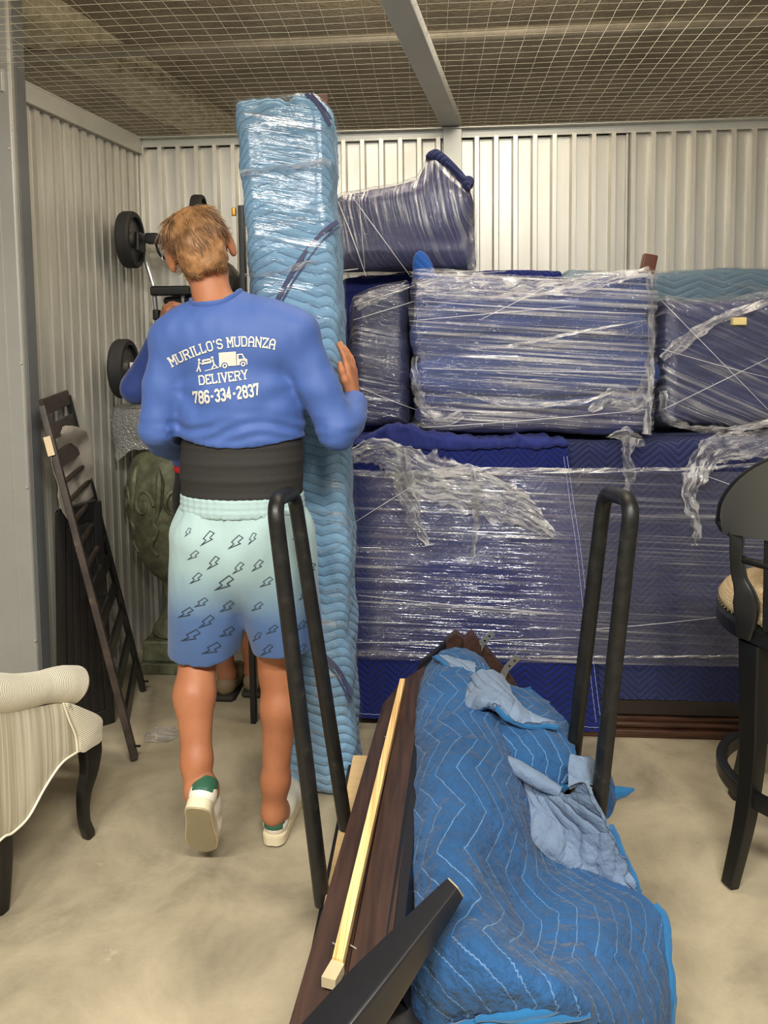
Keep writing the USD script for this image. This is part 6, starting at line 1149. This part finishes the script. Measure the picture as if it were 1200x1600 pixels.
# ------------------------------------------------------------------ upholstered armchair at the left edge
def ribbed(name, axis, sp, c0=(188, 180, 152), c1=(226, 219, 196)):
    return mat(name, {'p': ('principled_bsdf', {'roughness': 0.75, 'sheen_weight': 0.2}), 't': ('texture_coordinate', {}), 's': ('separate_xyz', {}), 'k': ('math', {'math_type': 'divide', 'value2': sp}), 'f': ('math', {'math_type': 'pingpong', 'value2': 0.5}), 'd': ('math', {'math_type': 'multiply', 'value2': 2.0}),
        'r': ('rgb_ramp', {'ramp': [(0.1, lin(*c0)), (0.5, lin(*c1))]}), 'bp': ('bump', {'strength': 0.7, 'distance': 0.0015})},
        [('t.UV', 's.vector'), (f's.{axis}', 'k.value1'), ('k.value', 'f.value1'), ('f.value', 'd.value1'), ('d.value', 'r.fac'), ('r.color', 'p.base_color'), ('d.value', 'bp.height'), ('bp.normal', 'p.normal')])
rib_fab = ribbed('ribbed_cream_fabric', 'x', 0.0055)
str_fab = mat('striped_cream_fabric', {'p': ('principled_bsdf', {'roughness': 0.8, 'sheen_weight': 0.2}), 't': ('texture_coordinate', {}), 'm': ('mapping', {'scale': (55, 0.5, 1)}), 'n': ('noise_texture', {'scale': 1.0, 'detail': 4.0, 'roughness': 0.7}), 'r': ('rgb_ramp', {'ramp': [(0.36, lin(150, 140, 114)), (0.5, lin(190, 182, 156)), (0.62, lin(218, 211, 188))]}), 'bp': ('bump', {'strength': 0.4, 'distance': 0.001})},
    [('t.UV', 'm.vector'), ('m.vector', 'n.vector'), ('n.fac', 'r.fac'), ('r.color', 'p.base_color'), ('n.fac', 'bp.height'), ('bp.normal', 'p.normal')])
welt_m = plain('cream_welt', lin(232, 226, 206), 0.7)
leg_blk = plain('black_lacquered_leg', lin(20, 18, 17), 0.3, bump=0.0003, scale=60)
FL, BL = onZ(140, 1322, 0.0), onZ(2, 1446, 0.0)
cd = np.array([0.30, 0.954, 0]); cd /= np.linalg.norm(cd); cn = np.array([cd[1], -cd[0], 0])     # forward, outward (to the right)
ch = thing('armchair', 'cream striped armchair with black cabriole legs, cut off by the left edge', 'armchair', (FL[0] - 0.3, FL[1] - 0.3, 0))
SP = FL - cd * 0.05 - cn * 0.012
def cs_(u, v, o=0.0): return onPlane(u, v, SP + cn * o, cn)
def side_slab(px, o0, o1, m, name, n=5, label=None, bulge=0.0, closed=True):
    """an outline in the plane of the chair's side, between offsets o0 and o1 from it"""
    q = np.array([cs_(u, v) for u, v in px]); a = (q - SP) @ cd; b = q[:, 2]; xy = spline(np.column_stack([a, b, 0 * a]), n, True)[:, :2] if n > 1 else np.column_stack([a, b])
    pg = Polygon(xy).buffer(0); m_ = trimesh.creation.extrude_polygon(pg.segmentize(0.03), 1.0); vv, ff = trimesh.remesh.subdivide_to_size(m_.vertices, m_.faces, 0.03, max_iter=8)
    d_ = np.array([pg.exterior.distance(Point(p)) for p in vv[:, :2]]) if bulge else np.zeros(len(vv))
    off = o0 + (o1 - o0) * vv[:, 2] + bulge * (1 - np.exp(-d_ / 0.03)) * (vv[:, 2] * 2 - 1)
    W = SP + vv[:, :1] * cd + np.array([0, 0, 1.0]) * (vv[:, 1:2] - SP[2]) + off[:, None] * cn
    return part(ch, name, (W, ff), m, label=label, smooth=True if bulge else 40, uv=np.column_stack([vv[:, 0], vv[:, 1]]) if True else None), xy
side_slab([(-160, 1230), (-160, 1080), (0, 1098), (60, 1104), (98, 1100), (108, 1125), (118, 1150), (121, 1174), (96, 1192), (70, 1230), (45, 1275), (20, 1300), (0, 1312), (-60, 1380), (-160, 1420)], -0.06, 0.0, str_fab, 'side_panel', n=4, bulge=0.008)
side_slab([(99, 1098), (126, 1106), (152, 1120), (153, 1140), (152, 1156), (138, 1166), (121, 1174), (118, 1150), (108, 1125)], -0.46, 0.016, ribbed('ribbed_cream_front', 'y', 0.006), 'seat_front', n=4, bulge=0.010)
wl_ = [cs_(u, v, 0.006) for u, v in ((153, 1156), (138, 1166), (121, 1175), (96, 1193), (70, 1231), (45, 1276), (20, 1301), (0, 1313), (-60, 1381))]
part(ch, 'welt', tube(np.array(wl_), 0.0035, 8, smooth=6), welt_m, label='pale piping along the lower edge'); part(ch, 'welt', tube(np.array([cs_(u, v, 0.010) for u, v in ((99, 1099), (108, 1125), (118, 1150), (121, 1175))]), 0.003, 8, smooth=5), welt_m)
# scroll arm
ar = [cs_(u, v, -0.025) for u, v in ((-170, 1040), (-80, 1078), (0, 1084), (40, 1080), (80, 1071), (108, 1070), (122, 1072))]
ap = spline(np.array(ar), 14); prof = ring(1.0, 28); sc = np.interp(np.linspace(0, 1, len(ap)), [0, 0.6, 0.75, 0.9, 0.97, 1.0], [0.058, 0.045, 0.052, 0.054, 0.044, 0.012])
V_, F_ = sweep(ap, prof, scale=sc); L_ = np.concatenate([[0], np.cumsum(np.linalg.norm(np.diff(ap, axis=0), axis=1))]); uva = np.vstack([np.column_stack([np.repeat(L_, 28), np.tile(np.arange(28) * 0.01, len(ap))]), [[0, 0], [L_[-1], 0]]])
part(ch, 'arm', (V_, F_), rib_fab, smooth=True, uv=uva)
zst = cs_(110, 1110)[2]
part(ch, 'seat', rbox([FL[0] - 0.50, FL[1] - 0.55, 0.30], [FL[0] - 0.10, FL[1] - 0.06, zst], 0.03), str_fab, smooth=40)
part(ch, 'backrest', rbox([FL[0] - 0.56, FL[1] - 0.62, 0.30], [FL[0] - 0.20, FL[1] - 0.50, 0.86], 0.05), str_fab, smooth=40)
def cab_leg(px, o, name='leg'):
    q = np.array([cs_(u, v, o) for u, v, w in px]); w = np.array([p[2] for p in px]) * 1.9 / 1109
    pth = spline(q, 8); wi = np.interp(np.linspace(0, 1, len(pth)), np.linspace(0, 1, len(w)), w); return part(ch, name, sweep(pth, rrect(1, 1, 0.25, 3), up=cn, scale=np.column_stack([wi, np.minimum(wi, wi * 0.4 + 0.018)])), leg_blk)
cab_leg([(139, 1158, 40), (141, 1178, 38), (139, 1205, 30), (132, 1235, 23), (130, 1262, 18), (132, 1285, 17), (138, 1302, 19), (141, 1318, 10)], -0.02)
cab_leg([(4, 1296, 26), (5, 1340, 24), (4, 1390, 20), (3, 1425, 16), (2, 1444, 13)], -0.02)
for o in (-0.42,): cab_leg([(139, 1158, 40), (141, 1178, 38), (139, 1205, 30), (132, 1235, 23), (130, 1262, 18), (132, 1285, 17), (138, 1302, 19), (141, 1318, 10)], o)
# ------------------------------------------------------------------ bar stool at the right edge, seen from behind
bs = thing('bar_stool', 'black wooden bar stool with curved back and cream woven seat, at the right edge', 'bar stool', (1.03, 1.98, 0))
C = np.array([1.03, 1.98, 0.0]); stool_blk = plain('satin_black_wood', lin(20, 20, 19), 0.36, bump=0.0004, scale=50, var=0.1)
def pol(a, r, z): return C + np.array([r * math.cos(math.radians(a)), r * math.sin(math.radians(a)), z])
weave = mat('cream_weave', {'p': ('principled_bsdf', {'roughness': 0.8}), 'g': ('texture_coordinate', {}), 'm': ('mapping', {'rotation': (0, 0, 0.7), 'scale': (1, 1, 1)}), 'v': ('voronoi_texture', {'scale': 130.0, 'randomness': 0.25}), 'r': ('rgb_ramp', {'ramp': [(0.15, lin(228, 210, 174)), (0.6, lin(182, 158, 118))]}), 'bp': ('bump', {'strength': 0.6, 'distance': 0.002, 'invert': True})},
    [('g.object', 'm.vector'), ('m.vector', 'v.vector'), ('v.distance', 'r.fac'), ('r.color', 'p.base_color'), ('v.distance', 'bp.height'), ('bp.normal', 'p.normal')])
part(bs, 'seat_rim', lathe([(0.10, 0.655), (0.225, 0.655), (0.235, 0.665), (0.235, 0.70), (0.226, 0.712), (0.10, 0.712), (0.10, 0.655)], 56, C), stool_blk)
cush = part(bs, 'seat_cushion', lathe([(0.001, 0.795), (0.10, 0.793), (0.18, 0.783), (0.215, 0.762), (0.230, 0.738), (0.226, 0.718), (0.218, 0.713), (0.001, 0.713)], 56, C), weave, smooth=True)
part(cush, 'nail_trim', join(*[hull((*pol(a, 0.229, 0.718), 0.0035), seg=6) for a in range(0, 360, 5)]), plain('bronze_nails', lin(120, 104, 74), 0.4, 0.6), kind='stuff')
A0, A1 = 192, 300
def ztop(a): t = np.clip((a - A0) / 54, 0, 2); return 0.995 + 0.185 * math.sin(min(t, 2) * math.pi / 2) ** 0.75 if t > 0 else 0.995
angs = np.linspace(A0, A1 - 4, 50); rows_ = []
for t in np.linspace(0, 1, 12): rows_.append([pol(a, 0.252 + 0.02 * t, 0.945 + 0.012 * math.sin((a - A0) / 54 * math.pi) + (ztop(a) - 0.945) * t) for a in angs])
part(bs, 'back_panel', sheet(np.array(rows_), 0.018), plain('charcoal_panel', lin(70, 70, 66), 0.42), smooth=40, label='charcoal curved back panel')
rim = [pol(a, 0.272, ztop(a) + 0.004) for a in np.linspace(A1 - 4, A0 + 2, 40)] + [pol(A0 - 3, 0.262, 0.985), pol(A0 - 4, 0.262, 0.968), pol(A0 - 1, 0.260, 0.954), pol(A0 + 5, 0.252, 0.946)]
part(bs, 'top_rim', sweep(np.array(rim), ring(0.015, 12), scale=np.interp(np.linspace(0, 1, len(rim)), [0, 0.85, 1], [1, 1.05, 0.9])), stool_blk)
post = spline(np.array([pol(A0 + 4, 0.252, 0.98), pol(A0 + 8, 0.252, 0.94), pol(A0 + 9, 0.255, 0.90), pol(A0 + 10, 0.25, 0.84), pol(A0 + 15, 0.25, 0.79), pol(A0 + 16, 0.25, 0.74), pol(A0 + 14, 0.244, 0.68)]), 8)
def bent_post(mirror=False):
    p = post.copy()
    if mirror:
        ang = np.degrees(np.arctan2(p[:, 1] - C[1], p[:, 0] - C[0])) % 360; r = np.hypot(p[:, 0] - C[0], p[:, 1] - C[1]); p = np.array([pol(2 * 246 - a, q, z) for a, q, z in zip(ang, r, p[:, 2])])
    w = np.interp(np.linspace(0, 1, len(p)), [0, 0.3, 0.55, 0.72, 0.82, 1], [0.036, 0.032, 0.036, 0.062, 0.058, 0.036]); return sweep(p, rrect(1, 1, 0.2, 3), up=(0.5, 0.8, 0), scale=np.column_stack([w, 0.030 + 0 * w]))
part(bs, 'back_post', bent_post(), stool_blk); part(bs, 'back_post', bent_post(True), stool_blk)
part(bs, 'lower_rail', tube([pol(a, 0.250, 0.885) for a in np.linspace(A0 + 8, A1 - 8, 24)], 0.010, 10), stool_blk)
for a in (222, 246, 270): part(bs, 'back_slat', beam(pol(a, 0.248, 0.715), pol(a, 0.252, 0.97), 0.012, 0.034, (-math.sin(math.radians(a)), math.cos(math.radians(a)), 0), 0.004), stool_blk)
for a in (206, 286, 26, 106):
    lp = spline(np.array([pol(a, 0.205, 0.66), pol(a, 0.205, 0.50), pol(a, 0.205, 0.34), pol(a, 0.225, 0.18), pol(a, 0.275, 0.004)]), 8)
    part(bs, 'leg', sweep(lp, rrect(1, 1, 0.15, 3), up=(math.cos(math.radians(a)), math.sin(math.radians(a)), 0), scale=np.interp(np.linspace(0, 1, len(lp)), [0, 0.5, 1], [0.062, 0.050, 0.034])), stool_blk)
part(bs, 'footrest', sweep(np.array([pol(a, 0.212, 0.235) for a in range(0, 360, 6)]), rrect(0.028, 0.042, 0.005), closed=True), stool_blk)
